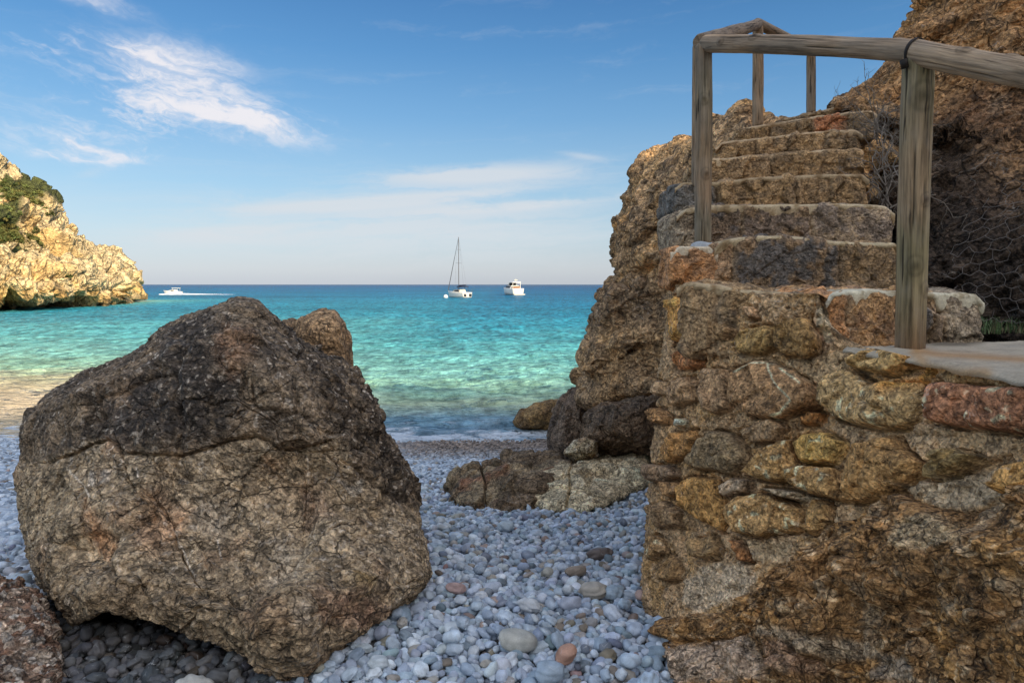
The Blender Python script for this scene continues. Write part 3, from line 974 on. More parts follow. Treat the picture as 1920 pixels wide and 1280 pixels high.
        patch([(940, 1060), (985, 1070), (980, 1110), (945, 1100)], (0.5, 0.46, 0.4), 0.6, 6)
        patch([(440, 870), (462, 870), (462, 898), (440, 898)], (0.5, 0.42, 0.3), 0.8, 4)
        patch([(640, 700), (740, 690), (700, 780), (620, 760)], (0.34, 0.31, 0.27), 0.5)
        patch([(900, 760), (1000, 800), (960, 960), (860, 1000), (840, 900)], (0.36, 0.34, 0.30), 0.5, 20)
        patch([(120, 640), (240, 600), (260, 800), (80, 790), (70, 700)], (0.30, 0.245, 0.165), 0.6, 20)
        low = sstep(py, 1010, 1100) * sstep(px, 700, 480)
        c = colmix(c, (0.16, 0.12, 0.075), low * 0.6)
        # white scratch lines
        for ln in ([(560, 770), (575, 810), (600, 870), (620, 900)], [(480, 580), (500, 640)], [(1005, 540), (1010, 590)], [(690, 780), (700, 830)], [(230, 590), (290, 640), (320, 690)]):
            q = seg_dist(px + wob * 0.35, py + wob * 0.35, z1(ln))
            c = colmix(c, (0.6, 0.56, 0.5), np.exp(-(q / 1.7) ** 2) * 0.7)
        return c
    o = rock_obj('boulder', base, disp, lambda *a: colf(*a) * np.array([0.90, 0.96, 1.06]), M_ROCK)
    tag(o, 'huge cracked grey brown boulder with a dark top, standing on the pebbles', 'boulder')


def small_rock(name, label, cat, poly, c, Yc, Df, Db, colr, level=6, conglom=False, e=2.4, fs=0.3, amp=0.03, seed=0, mat=None, dark=0.5, pull=0.4, stripes=None, group=None, cracks=()):
    base = rock_base(poly, c, Yc, Df, Db, e, level, pull)
    def disp(P, px, py):
        P = P + seed * 3.1
        h1, _, _ = facets(P, fs, amp, 0.0, seed)
        h2, _, _ = facets(P, fs * 0.35, amp * 0.35, amp * 0.2, seed + 1)
        d = h1 + h2 + fbm(P / (fs * 0.5), 4, 0.55, seed + 2, True) * amp * 0.35
        if conglom:
            F1, _, _, _ = worley(P / 0.045, seed + 3)
            d = d + 0.014 * np.sqrt(np.clip(0.45 - F1, 0, 1) / 0.45)
        for cr in cracks:
            q = seg_dist(px, py, cr)
            d = d - amp * 0.7 * np.exp(-((q + 2.0 * fbm(P / 0.1, 2, seed=9)) / 1.7) ** 2)
        return d
    def colf(P, px, py, d):
        n = fbm(P / fs + seed, 4, seed=seed + 5); n2 = fbm(P / (fs * 0.25), 4, 0.6, seed=seed + 6)
        cc = np.tile(np.array(colr[0], float), (len(P), 1))
        cc = colmix(cc, colr[1], sstep(n, -0.1, 0.3))
        cc = colmix(cc, np.array(colr[0]) * 0.3, sstep(n2, 0.0, 0.35) * dark)
        if conglom:
            F1, _, Hh, _ = worley((P + 0) / 0.045 + seed * 3.1 / 0.045, seed + 3)
            pc = np.array([[0.36, 0.36, 0.37], [0.27, 0.24, 0.22], [0.42, 0.37, 0.34], [0.2, 0.21, 0.23]])[(Hh * 5) % 4]
            kk = sstep(F1, 0.48, 0.38)[:, None]
            cc = cc * (1 - kk) + pc * kk
        if len(colr) > 2:
            cc = colmix(cc, colr[2], sstep(fbm(P / (fs * 0.5) + 9, 3, seed=seed + 8), 0.1, 0.35) * 0.8)
        return cc
    o = rock_obj(name, base, disp, colf, mat or M_ROCK)
    return tag(o, label, cat, group)


def build_small_rocks():
    BR = [(0.17, 0.13, 0.09), (0.10, 0.08, 0.06)]
    small_rock('rock', 'squarish brown rock peeping over the right shoulder of the big boulder', 'rock',
               [(552, 622), (566, 597), (600, 586), (626, 584), (645, 606), (653, 632), (655, 664), (660, 720), (560, 720), (550, 650)], (605, 640), 4.75, 0.40, 0.5, [(0.30, 0.22, 0.14), (0.17, 0.125, 0.085)], 7, seed=3, amp=0.022, e=2.8)
    small_rock('rock', 'little dark rock lodged left of the squarish rock behind the boulder', 'rock',
               [(526, 614), (532, 602), (548, 599), (562, 605), (570, 630), (560, 660), (525, 655)], (545, 620), 4.8, 0.12, 0.2, BR, 5, seed=5, fs=0.15, amp=0.015)
    # shelf rocks
    Ysh = lambda px, py: 6.15 + (940 - py) / 100 * 1.3
    small_rock('rock', 'low dark brown rock shelf split by a vertical cleft, on the pebbles', 'rock',
               [(838, 922), (850, 904), (880, 880), (912, 868), (950, 862), (1000, 860), (1050, 866), (1078, 874), (1078, 892), (1045, 925), (1000, 960), (960, 975), (900, 970), (850, 950)], (950, 900), Ysh, 0.5, 0.7,
               [(0.13, 0.105, 0.078), (0.20, 0.17, 0.12), (0.17, 0.09, 0.055)], 7, seed=11, fs=0.75, amp=0.13, e=2.0,
               cracks=[[(905, 850), (902, 880), (910, 905), (904, 960)]])
    small_rock('rock', 'pale olive flat slab with one crack, between brown shelf and pebbles', 'rock',
               [(992, 915), (1010, 893), (1050, 880), (1080, 878), (1082, 862), (1130, 858), (1160, 852), (1215, 848), (1230, 900), (1170, 935), (1100, 960), (1040, 960), (1000, 940)], (1110, 895), lambda px, py: 5.95 + (940 - py) / 100 * 1.4, 0.35, 0.7,
               [(0.46, 0.435, 0.34), (0.36, 0.33, 0.25), (0.55, 0.53, 0.46)], 7, e=2.0, seed=15, fs=0.8, amp=0.08, dark=0.2, cracks=[[(1075, 880), (1068, 895), (1070, 915), (1062, 950)]])
    small_rock('rock', 'small pale green rock with a tan face, wedged above the olive slab', 'rock',
               [(1058, 850), (1075, 825), (1100, 820), (1118, 828), (1120, 850), (1105, 865), (1080, 866)], (1090, 845), 6.95, 0.25, 0.3, [(0.34, 0.32, 0.25), (0.33, 0.25, 0.17), (0.5, 0.48, 0.42)], 5, seed=19, fs=0.2, amp=0.02, dark=0.3)
    small_rock('rock', 'low ochre brown rock lapped by the sea beside the cliff foot', 'rock',
               [(963, 790), (975, 770), (1000, 757), (1035, 749), (1060, 752), (1070, 800), (1040, 806), (1000, 806), (970, 802)], (1020, 780), 13.0, 0.7, 0.9, [(0.19, 0.13, 0.06), (0.13, 0.09, 0.05), (0.26, 0.19, 0.1)], 6, seed=23, fs=0.5, amp=0.05)
    small_rock('rock', 'tall dark angular rock at the cliff foot, nearest the water', 'rock',
               [(1034, 835), (1040, 790), (1050, 752), (1075, 728), (1100, 722), (1125, 760), (1120, 820), (1095, 850), (1060, 858), (1040, 852)], (1082, 795), 9.3, 0.7, 0.9, [(0.13, 0.105, 0.088), (0.075, 0.062, 0.055)], 7, seed=29, fs=0.5, amp=0.06)
    small_rock('rock', 'dark squat rock with a hollow face below the cliff, above the olive slab', 'rock',
               [(1095, 820), (1105, 780), (1130, 762), (1180, 750), (1235, 745), (1240, 850), (1180, 845), (1125, 848), (1105, 842)], (1165, 800), 7.25, 0.45, 0.9, [(0.17, 0.135, 0.105), (0.085, 0.07, 0.058)], 7, seed=31, fs=0.45, amp=0.06)
    # lower left corner
    small_rock('rock', 'reddish brown conglomerate rock in the near left corner, studded with pale pebbles', 'rock',
               [(-140, 1090), (-40, 1085), (30, 1092), (75, 1125), (105, 1180), (118, 1240), (120, 1330), (60, 1420), (-140, 1420)], (-10, 1240), lambda px, py: 3.0 - (py - 1090) / 330 * 0.85, 0.22, 0.5,
               [(0.13, 0.085, 0.066), (0.17, 0.14, 0.12), (0.30, 0.28, 0.26)], 7, seed=37, fs=0.11, amp=0.028, dark=0.35, conglom=True)
    small_rock('rock', 'smooth slate blue stone lying in the dark hollow under the boulder', 'stone',
               [(150, 1222), (165, 1200), (190, 1186), (215, 1183), (238, 1200), (235, 1222), (205, 1232), (170, 1235)], (195, 1208), 2.9, 0.08, 0.12, [(0.13, 0.16, 0.19), (0.19, 0.22, 0.25)], 5, seed=41, fs=0.2, amp=0.008, dark=0.1, mat=M_PEB)


def cliff_disp(P, px, py, big=0.9, amp=0.16, seed=50):
    Q = P + 0.25 * np.stack([fbm(P / 1.5, 3, seed=seed), fbm(P / 1.5 + 5, 3, seed=seed), fbm(P / 1.5 + 9, 3, seed=seed)], 1)
    h0, _, _ = facets(Q, big * 1.8, amp * 1.3, 0.0, seed + 1, (1, 1, 1.4))
    h1, _, _ = facets(Q, big * 0.7, amp * 0.7, amp * 0.15, seed + 2, (0.8, 0.8, 1.5))
    h2, _, _ = facets(Q, big * 0.26, amp * 0.28, amp * 0.08, seed + 3, (0.7, 0.7, 1.6))
    h3, _, _ = facets(Q, big * 0.09, amp * 0.09, amp * 0.03, seed + 4, (0.7, 0.7, 1.4))
    r = fbm(P / (big * 0.4), 5, 0.6, seed + 5, True) * amp * 0.25
    return h0 + h1 + h2 + h3 + r


def build_mid_cliff():
    sil = [(1425, 250), (1408, 222), (1394, 210), (1376, 214), (1356, 224), (1342, 236), (1335, 268), (1300, 292), (1270, 284), (1250, 290), (1215, 308), (1195, 328), (1190, 350), (1172, 365), (1168, 390), (1152, 408), (1145, 440), (1152, 465),
           (1156, 500), (1150, 520), (1124, 538), (1116, 560), (1118, 600), (1108, 640), (1088, 668), (1077, 690), (1082, 720), (1084, 780), (1078, 840), (1075, 900), (1300, 1000), (1700, 1000), (1750, 500), (1700, 260), (1600, 240), (1500, 235)]
    Yc = lambda px, py: 8.6 - 1.7 * sstep(px, 1200, 1500) - 0.5 * sstep(py, 500, 300)
    base = rock_base(sil, (1380, 560), Yc, 1.6, 3.5, 2.6, 8, 0.55)
    def disp(P, px, py):
        a = math.radians(24)
        Q = np.stack([P[:, 0] * math.cos(a) - P[:, 2] * math.sin(a), P[:, 1], P[:, 0] * math.sin(a) + P[:, 2] * math.cos(a)], 1)
        d = cliff_disp(Q, px, py, 0.95, 0.125, 50) - 0.04
        for yy, a in ((342, 0.02), (505, 0.06), (655, 0.04), (745, 0.08)):
            y0 = yy + 12 * fbm(P / 0.6, 2, seed=90) - 0.25 * (px - 1200)
            d -= a * np.exp(-((py - y0) / 6.0) ** 2)
            d += a * 0.6 * np.exp(-((py - y0 + 25) / 18.0) ** 2)
        # keep the buried stairs clear of the cliff
        d -= 0.0 * px
        return d
    def colf(P, px, py, d):
        n = fbm(P / 0.9, 4, seed=61); n2 = fbm(P / 0.25, 4, 0.6, seed=62); n3 = fbm(P / 0.5 + 4, 4, seed=63)
        c = np.tile(np.array([0.41, 0.285, 0.155]), (len(P), 1))
        c = colmix(c, (0.32, 0.23, 0.145), sstep(n, -0.2, 0.3) * 0.8)
        c = colmix(c, (0.40, 0.25, 0.11), sstep(n3, 0.1, 0.4) * 0.8)
        c = colmix(c, (0.09, 0.07, 0.05), sstep(n2, -0.1, 0.25) * 0.75)
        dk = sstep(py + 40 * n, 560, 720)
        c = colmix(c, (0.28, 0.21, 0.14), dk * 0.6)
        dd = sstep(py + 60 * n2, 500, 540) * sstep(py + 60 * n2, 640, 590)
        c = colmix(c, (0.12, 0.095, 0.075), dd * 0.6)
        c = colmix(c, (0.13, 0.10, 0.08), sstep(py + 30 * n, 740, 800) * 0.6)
        c = colmix(c, (0.45, 0.38, 0.28), sstep(fbm(P / 0.06, 3, seed=66), 0.2, 0.4) * 0.3)
        return c
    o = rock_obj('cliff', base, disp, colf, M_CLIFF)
    tag(o, 'ochre rock cliff rising from the water left of the stairs', None, None, 'structure')


def build_right_cliff():
    sil = [(1740, -40), (1726, 20), (1712, 45), (1692, 72), (1680, 100), (1686, 118), (1665, 138), (1655, 155), (1620, 172), (1590, 186), (1575, 190), (1560, 200), (1590, 215), (1640, 225), (1655, 250), (1640, 300), (1655, 380), (1690, 440), (1700, 520), (1730, 600),
           (1740, 660), (1800, 760), (2600, 900), (3300, 600), (3300, -60), (2500, -210), (1900, -150), (1760, -100)]
    def Yc(px, py):
        # recessed low, overhanging as it climbs; comes forward to the right
        return 6.0 - 1.1 * sstep(py, 150, 600) - 1.3 * sstep(px, 1750, 2300) + 0.6 * sstep(py, 100, -400)
    base = rock_base(sil, (2100, 300), Yc, 0.9, 2.0, 3.0, 8, 0.6)
    def disp(P, px, py):
        a = math.radians(-35)
        Q = np.stack([P[:, 0] * math.cos(a) - P[:, 2] * math.sin(a), P[:, 1], P[:, 0] * math.sin(a) + P[:, 2] * math.cos(a)], 1)
        return cliff_disp(Q, px, py, 0.62, 0.12, 70) + 0.02 * fbm(P / 0.12, 3, 0.6, 77, True)
    def colf(P, px, py, d):
        n = fbm(P / 0.8, 4, seed=81); n2 = fbm(P / 0.2, 4, 0.6, seed=82); n3 = fbm(P / 0.4 + 4, 4, seed=83)
        c = np.tile(np.array([0.30, 0.19, 0.10]), (len(P), 1))
        c = colmix(c, (0.40, 0.27, 0.14), sstep(n, 0.0, 0.4))
        c = colmix(c, (0.16, 0.11, 0.07), sstep(n2, 0.0, 0.3) * 0.7)
        c = colmix(c, (0.44, 0.36, 0.26), sstep(n3, 0.15, 0.4) * 0.5)
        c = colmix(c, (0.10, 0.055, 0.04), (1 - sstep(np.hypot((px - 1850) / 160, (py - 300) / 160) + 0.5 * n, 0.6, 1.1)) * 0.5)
        # darker rock of the lower recess, with its shade painted in
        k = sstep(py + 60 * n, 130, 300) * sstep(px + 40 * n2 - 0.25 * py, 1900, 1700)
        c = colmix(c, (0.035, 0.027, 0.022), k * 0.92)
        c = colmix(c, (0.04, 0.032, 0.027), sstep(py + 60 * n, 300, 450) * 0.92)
        return c
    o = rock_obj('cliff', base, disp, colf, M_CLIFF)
    tag(o, 'dark overhanging rock cliff behind the wooden railing', None, None, 'structure')


def build_headland():
    sil = [(-700, 30), (-400, 60), (-150, 210), (-60, 272), (0, 318), (14, 326), (24, 346), (32, 352), (58, 360), (80, 380), (90, 400), (101, 414), (128, 436), (145, 455), (166, 463), (182, 471), (205, 484), (232, 496), (240, 508), (256, 512), (266, 525), (270, 545),
           (268, 566), (250, 580), (0, 640), (-700, 700)]
    sil = [(x - 9 * (x > 150), y) for x, y in sil]
    Yc = lambda px, py: 112 + 0 * px
    base = rock_base(sil, (-60, 540), Yc, 46, 40, 2.1, 8, 0.35)
    gp = [[(0, 338), (40, 345), (75, 362), (92, 395), (84, 392), (60, 378), (0, 372)], [(-30, 400), (10, 402), (36, 440), (62, 448), (75, 462), (20, 450), (-30, 448)],
          [(0, 388), (30, 392), (38, 405), (14, 402), (0, 398)], [(40, 440), (62, 445), (74, 460), (50, 458)]]
    def disp(P, px, py):
        a = math.radians(-38)
        Q = np.stack([P[:, 0] * math.cos(a) - P[:, 2] * math.sin(a), P[:, 1], P[:, 0] * math.sin(a) + P[:, 2] * math.cos(a)], 1)
        h0, _, _ = facets(Q, 9.0, 2.2, 1.5, 101, (0.7, 1, 1.3))
        h1, _, _ = facets(Q, 3.6, 1.1, 0.6, 102, (0.7, 1, 1.5))
        h2, _, _ = facets(Q, 1.4, 0.35, 0.12, 103, (0.7, 1, 1.5))
        d = h0 + h1 + h2 + fbm(P / 1.6, 5, 0.6, 105, True) * 0.45
        und = np.exp(-((P[:, 2] - 0.3) / 0.8) ** 2)
        d -= und * 0.35
        for cr in ([(210, 500), (222, 530), (238, 560), (262, 566)], [(200, 512), (228, 556)]):
            d -= 1.6 * np.exp(-(seg_dist(px, py, cr) / 3.0) ** 2)
        return d
    def colf(P, px, py, d):
        n = fbm(P / 7, 4, seed=111); n2 = fbm(P / 1.6, 4, 0.6, seed=112)
        c = np.tile(np.array([0.66, 0.55, 0.37]), (len(P), 1))
        c = colmix(c, (0.60, 0.42, 0.19), sstep(n, 0.05, 0.4) * 0.8)
        c = colmix(c, (0.60, 0.38, 0.13), sstep(py + 30 * n, 525, 550) * sstep(n2, -0.3, 0.2) * 0.8)
        c = colmix(c, (0.25, 0.19, 0.12), sstep(n2, 0.15, 0.45) * 0.6)
        zz = P[:, 2] + 0.8 * n2
        c = colmix(c, (0.16, 0.13, 0.085), sstep(zz, 1.5, 0.4) * 0.8)
        w = 6 * n2
        g = np.zeros(len(P))
        for q in gp:
            g = np.maximum(g, 1 - sstep(poly_sdf(px + w, py + w, q), -2, 3))
        c = colmix(c, (0.07, 0.085, 0.03), g)
        return c
    V, T, N = base
    px, py, _ = proj(V)
    d = chunked(disp, V, px, py)
    W = V + N * d[:, None]
    o = mesh_obj('headland', W, T, M_HEAD, col=np.clip(chunked(colf, W, px, py, d) * np.array([0.95, 0.87, 0.71]), 0, 0.8))
    tag(o, 'sunlit golden limestone headland dropping into the sea', None, None, 'structure')
    # scrub: leaf clumps growing on the green ledges
    r = np.random.default_rng(5)
    ppx, ppy, _ = proj(W)
    Nn = vnormals(W, T)
    ok = (Nn[:, 1] < 0.25)
    g = np.full(len(W), 9e9)
    for q in gp:
        g = np.minimum(g, poly_sdf(ppx, ppy, q))
    idx = np.where(ok & (g < 1.5) & (ppx > -60))[0]
    def clump(ctr, R, n, r):
        v = r.normal(size=(n, 3)); v /= np.linalg.norm(v, axis=1)[:, None]
        v[:, 2] = np.abs(v[:, 2]) * 0.9 - 0.1
        cpt = ctr + v * (R * r.uniform(0.45, 1.05, n))[:, None]
        a = r.normal(size=(n, 3)); b = r.normal(size=(n, 3))
        s = 0.2 * r.uniform(0.6, 1.4, n)[:, None]
        a = a / np.linalg.norm(a, axis=1)[:, None] * s; b = b / np.linalg.norm(b, axis=1)[:, None] * s
        V = np.stack([cpt - a, cpt + b, cpt + a], 1).reshape(-1, 3)
        Fc = np.arange(3 * n).reshape(-1, 3)
        sh = np.repeat(r.uniform(0.7, 1.3, n), 3)
        return V, Fc, sh
    m, t, p = mat_new('scrub_leaves')
    a_ = t.n('ShaderNodeAttribute', attribute_name='Col').outputs['Color']
    t.put(p.inputs['Base Color'], a_); p.inputs['Roughness'].default_value = 0.8
    p.inputs['Specular IOR Level'].default_value = 0.15
    if len(idx):
        sel = r.choice(idx, 1100)
        VV, FF, CC = [], [], []; off = 0
        for i in sel:
            v, f, s = clump(W[i], r.uniform(0.2, 0.55), 36, r)
            base_c = np.array([0.12, 0.13, 0.04]) * r.uniform(0.6, 1.3) * np.array([r.uniform(0.8, 1.3), 1, 1])
            VV.append(v); FF.append(f + off); CC.append(s[:, None] * base_c); off += len(v)
        o = mesh_obj('scrub', np.concatenate(VV), np.concatenate(FF), m, col=np.concatenate(CC), smooth=False)
        tag(o, 'dark green scrub covering the ledges of the headland', None, None, 'stuff')
    spots = [(68, 436, 'beside the lower scrub patch'), (26, 322, 'near the top edge of the headland'), (92, 402, 'on the rim below the upper scrub'), (46, 408, 'between the two scrub patches'), (126, 520, 'low on the rock face above the waterline'), (152, 482, 'on the pale ridge halfway down')]
    for q, (x, y, wh) in enumerate(spots):
        i = np.argmin(np.where(ok, np.hypot(ppx - x, ppy - y), 1e9))
        v, f, s = clump(W[i], [0.9, 0.8, 0.8, 0.55, 0.45, 0.5][q], 160, r)
        o = mesh_obj('bush', v, f, m, col=s[:, None] * np.array([0.075, 0.085, 0.03]), smooth=False)
        tag(o, 'small dark bush ' + wh, 'bush', 'bushes dotted over the headland')


build_boulder()
build_small_rocks()
build_mid_cliff()
build_right_cliff()
build_headland()


# ------------------------------------------------------------------ the stone stairs
def z2(pts):
    return [(1180 + x / 2.5946, 420 + y / 2.5946) for x, y in pts]


def z3(pts):
    return [(1180 + x / 2.5946, 860 + y / 2.5946) for x, y in pts]


# wall face: top edge points (X, Y, z) and foot points (X, Y, z), from behind the corner to beyond the right frame edge
def _pt(px, Y, py=None):
    p = at(px, 533 if py is None else py, Y)
    return p
WT = [(1.75, 6.3, 3.5), (1.22, 5.0, 3.1), (0.93, 4.1, 2.80)] + [tuple(_pt(px, Y, py)) for px, Y, py in
      ((1262, 3.30, 532), (1330, 3.06, 540), (1400, 2.83, 548), (1470, 2.66, 548), (1532, 2.53, 548), (1546, 2.50, 600), (1570, 2.44, 642), (1640, 2.25, 652), (1745, 2.0, 676), (1850, 1.77, 700), (1960, 1.55, 722))] + [(1.30, 1.0, 2.58), (1.42, 0.3, 2.58), (1.5, -0.6, 2.58)]
WF = [(1.55, 6.3, 0.95), (1.05, 5.0, 1.0), (0.80, 4.1, 1.05), (0.585, 3.12, 1.08), (0.62, 2.90, 1.08), (0.66, 2.68, 1.08), (0.70, 2.50, 1.08), (0.74, 2.36, 1.08), (0.75, 2.33, 1.08), (0.76, 2.28, 1.08), (0.80, 2.12, 1.08), (0.86, 1.86, 1.08), (0.93, 1.62, 1.08), (1.0, 1.4, 1.08), (1.08, 0.9, 1.08), (1.2, 0.2, 1.08), (1.3, -0.7, 1.08)]
WALL_STONES = [z2(q) for q in [
    [(190, 370), (240, 345), (330, 420), (340, 480), (300, 570), (215, 570), (188, 500)],
    [(205, 640), (245, 590), (330, 575), (355, 620), (350, 690), (300, 705), (215, 700)],
    [(508, 580), (530, 535), (580, 500), (660, 485), (700, 520), (700, 590), (640, 640), (550, 635)],
    [(700, 500), (770, 450), (870, 455), (920, 540), (915, 620), (860, 650), (760, 645), (702, 600)],
    [(352, 500), (480, 470), (515, 510), (490, 575), (400, 575)],
    [(360, 380), (400, 370), (410, 410), (380, 420)],
    [(1070, 660), (1200, 600), (1300, 610), (1390, 640), (1380, 690), (1300, 735), (1180, 715), (1090, 700)],
    [(483, 790), (500, 715), (560, 675), (660, 665), (760, 700), (860, 760), (930, 840), (900, 890), (800, 920), (700, 958), (580, 935), (505, 880)],
    [(345, 725), (400, 700), (475, 705), (482, 860), (470, 900), (420, 925), (370, 880), (335, 820)],
    [(175, 815), (230, 750), (300, 740), (335, 785), (320, 850), (250, 885), (200, 880)],
    [(940, 810), (960, 745), (1050, 702), (1120, 720), (1180, 790), (1300, 770), (1420, 765), (1430, 860), (1400, 950), (1300, 1000), (1150, 990), (1010, 950), (950, 880)],
    [(1492, 885), (1515, 795), (1600, 778), (1760, 782), (1990, 790), (1990, 1012), (1850, 1012), (1700, 998), (1485, 970)],
    [(1430, 850), (1480, 850), (1488, 890), (1450, 900)],
    [(830, 935), (880, 905), (935, 915), (905, 970), (845, 970)],
    [(212, 950), (245, 935), (278, 955), (262, 985), (225, 985)],
    [(285, 1160), (330, 1060), (420, 1000), (500, 1030), (550, 1090), (562, 1160), (500, 1215), (340, 1195)],
    [(165, 1100), (220, 1010), (320, 1000), (345, 1050), (285, 1140), (200, 1160)],
    [(550, 1200), (620, 1120), (690, 1060), (790, 1040), (800, 1100), (830, 1170), (1000, 1180), (1030, 1260), (1030, 1340), (900, 1330), (780, 1260), (640, 1250)],
    [(790, 1060), (850, 1020), (960, 1010), (1050, 1060), (1040, 1110), (1000, 1160), (850, 1165), (805, 1110)],
    [(1040, 1345), (1045, 1230), (1090, 1130), (1160, 1060), (1310, 1035), (1350, 1100), (1430, 1160), (1400, 1230), (1310, 1290), (1230, 1338), (1100, 1350)],
    [(1440, 1180), (1500, 1120), (1620, 1092), (1712, 1130), (1620, 1200), (1480, 1240), (1430, 1235)],
    [(1790, 1250), (1850, 1170), (1990, 1120), (1990, 1330), (1820, 1320)],
    [(560, 985), (690, 950), (760, 990), (710, 1060), (610, 1065), (560, 1030)],
    [(110, 900), (160, 895), (185, 935), (170, 970), (120, 965)],
    [(560, 400), (610, 400), (620, 460), (570, 465)],
    [(90, 1170), (190, 1170), (230, 1220), (180, 1260), (100, 1250)],
    [(140, 760), (170, 770), (165, 830), (130, 830)],
]] + [z3(q) for q in [
    [(250, 120), (300, 78), (430, 100), (455, 180), (470, 300), (440, 350), (330, 290), (250, 230)],
    [(450, 130), (500, 85), (590, 100), (575, 160), (480, 190)],
    [(480, 235), (530, 180), (640, 162), (770, 215), (845, 240), (830, 335), (650, 388), (520, 360), (482, 300)],
    [(845, 250), (900, 190), (965, 220), (960, 300), (875, 375), (833, 345)],
    [(300, 400), (345, 375), (400, 370), (440, 430), (430, 490), (340, 480)],
    [(165, 490), (205, 455), (245, 510), (248, 590), (185, 602), (135, 560)],
    [(495, 395), (545, 400), (582, 500), (540, 500)],
    [(160, 100), (235, 110), (240, 180), (180, 190)],
    [(90, 230), (160, 200), (240, 260), (235, 330), (140, 330)],
    [(90, 380), (150, 370), (170, 450), (120, 500), (85, 460)],
    [(640, 150), (720, 140), (880, 170), (840, 205), (760, 200)],
]]
STONE_COL = [(0.46, 0.27, 0.10), (0.42, 0.22, 0.12), (0.26, 0.19, 0.09), (0.24, 0.165, 0.08), (0.23, 0.165, 0.10), (0.5, 0.46, 0.4), (0.36, 0.27, 0.14), (0.30, 0.205, 0.125), (0.30, 0.22, 0.15), (0.32, 0.235, 0.16),
             (0.34, 0.26, 0.15), (0.235, 0.125, 0.08), (0.62, 0.62, 0.58), (0.38, 0.21, 0.09), (0.62, 0.55, 0.47), (0.20, 0.165, 0.115), (0.31, 0.19, 0.085), (0.30, 0.205, 0.10), (0.42, 0.30, 0.12), (0.31, 0.205, 0.10),
             (0.235, 0.185, 0.10), (0.38, 0.24, 0.10), (0.27, 0.205, 0.14), (0.27, 0.17, 0.09), (0.36, 0.26, 0.18), (0.22, 0.17, 0.13), (0.40, 0.32, 0.24),
             (0.34, 0.215, 0.09), (0.32, 0.27, 0.22), (0.34, 0.235, 0.12), (0.30, 0.205, 0.10), (0.23, 0.17, 0.10), (0.24, 0.165, 0.09), (0.36, 0.19, 0.09), (0.24, 0.16, 0.09), (0.22, 0.165, 0.11), (0.26, 0.18, 0.10), (0.32, 0.29, 0.24)]
BED_LINE = [(1190, 1190), (1215, 1178), (1225, 1165), (1290, 1150), (1330, 1148), (1385, 1125), (1420, 1098), (1455, 1082), (1480, 1062), (1500, 1042), (1512, 1020), (1540, 1000), (1580, 978), (1640, 955), (1690, 925), (1715, 935), (1760, 950), (1830, 955), (1870, 925), (1930, 905), (2300, 860)]


def wall_sheet(nu, nv, u0=0.0, u1=1.0):
    """ruled surface of the battered wall face; returns base vertices and outward normals"""
    T_ = np.array(WT); B_ = np.array(WF)
    L = np.concatenate([[0], np.cumsum(np.hypot(np.diff(B_[:, 0]), np.diff(B_[:, 1])) + 0.02)])
    L /= L[-1]
    # denser columns on the visible stretch
    s = np.linspace(0, 1, 400)
    dens = 0.25 + 1.6 * np.exp(-((s - 0.60) / 0.17) ** 4)
    cdf = np.concatenate([[0], np.cumsum((dens[1:] + dens[:-1]) / 2)]); cdf /= cdf[-1]
    u = np.interp(np.linspace(u0, u1, nu), cdf, s)
    def C(A):
        return np.stack([np.interp(u, L, A[:, k]) for k in range(3)], 1)
    Tt, Bb = C(T_), C(B_)
    v = np.linspace(0, 1, nv) ** 0.9
    V = Tt[:, None] + (Bb - Tt)[:, None] * v[None, :, None]
    # slight belly
    V = V.reshape(-1, 3)
    N = vnormals(V, grid_faces(nu, nv))
    # smooth the normals along the wall so the corner displaces evenly
    Ng = N.reshape(nu, nv, 3)
    k = 25
    ker = np.ones(k) / k
    for ax in range(3):
        pad = np.pad(Ng[:, :, ax], ((k // 2, k // 2), (0, 0)), mode='edge')
        Ng[:, :, ax] = np.apply_along_axis(lambda q: np.convolve(q, ker, mode='valid'), 0, pad)
    N = Ng.reshape(-1, 3); N /= np.linalg.norm(N, axis=1)[:, None]
    if N[len(N) // 2, 0] > 0: N = -N
    return V, N


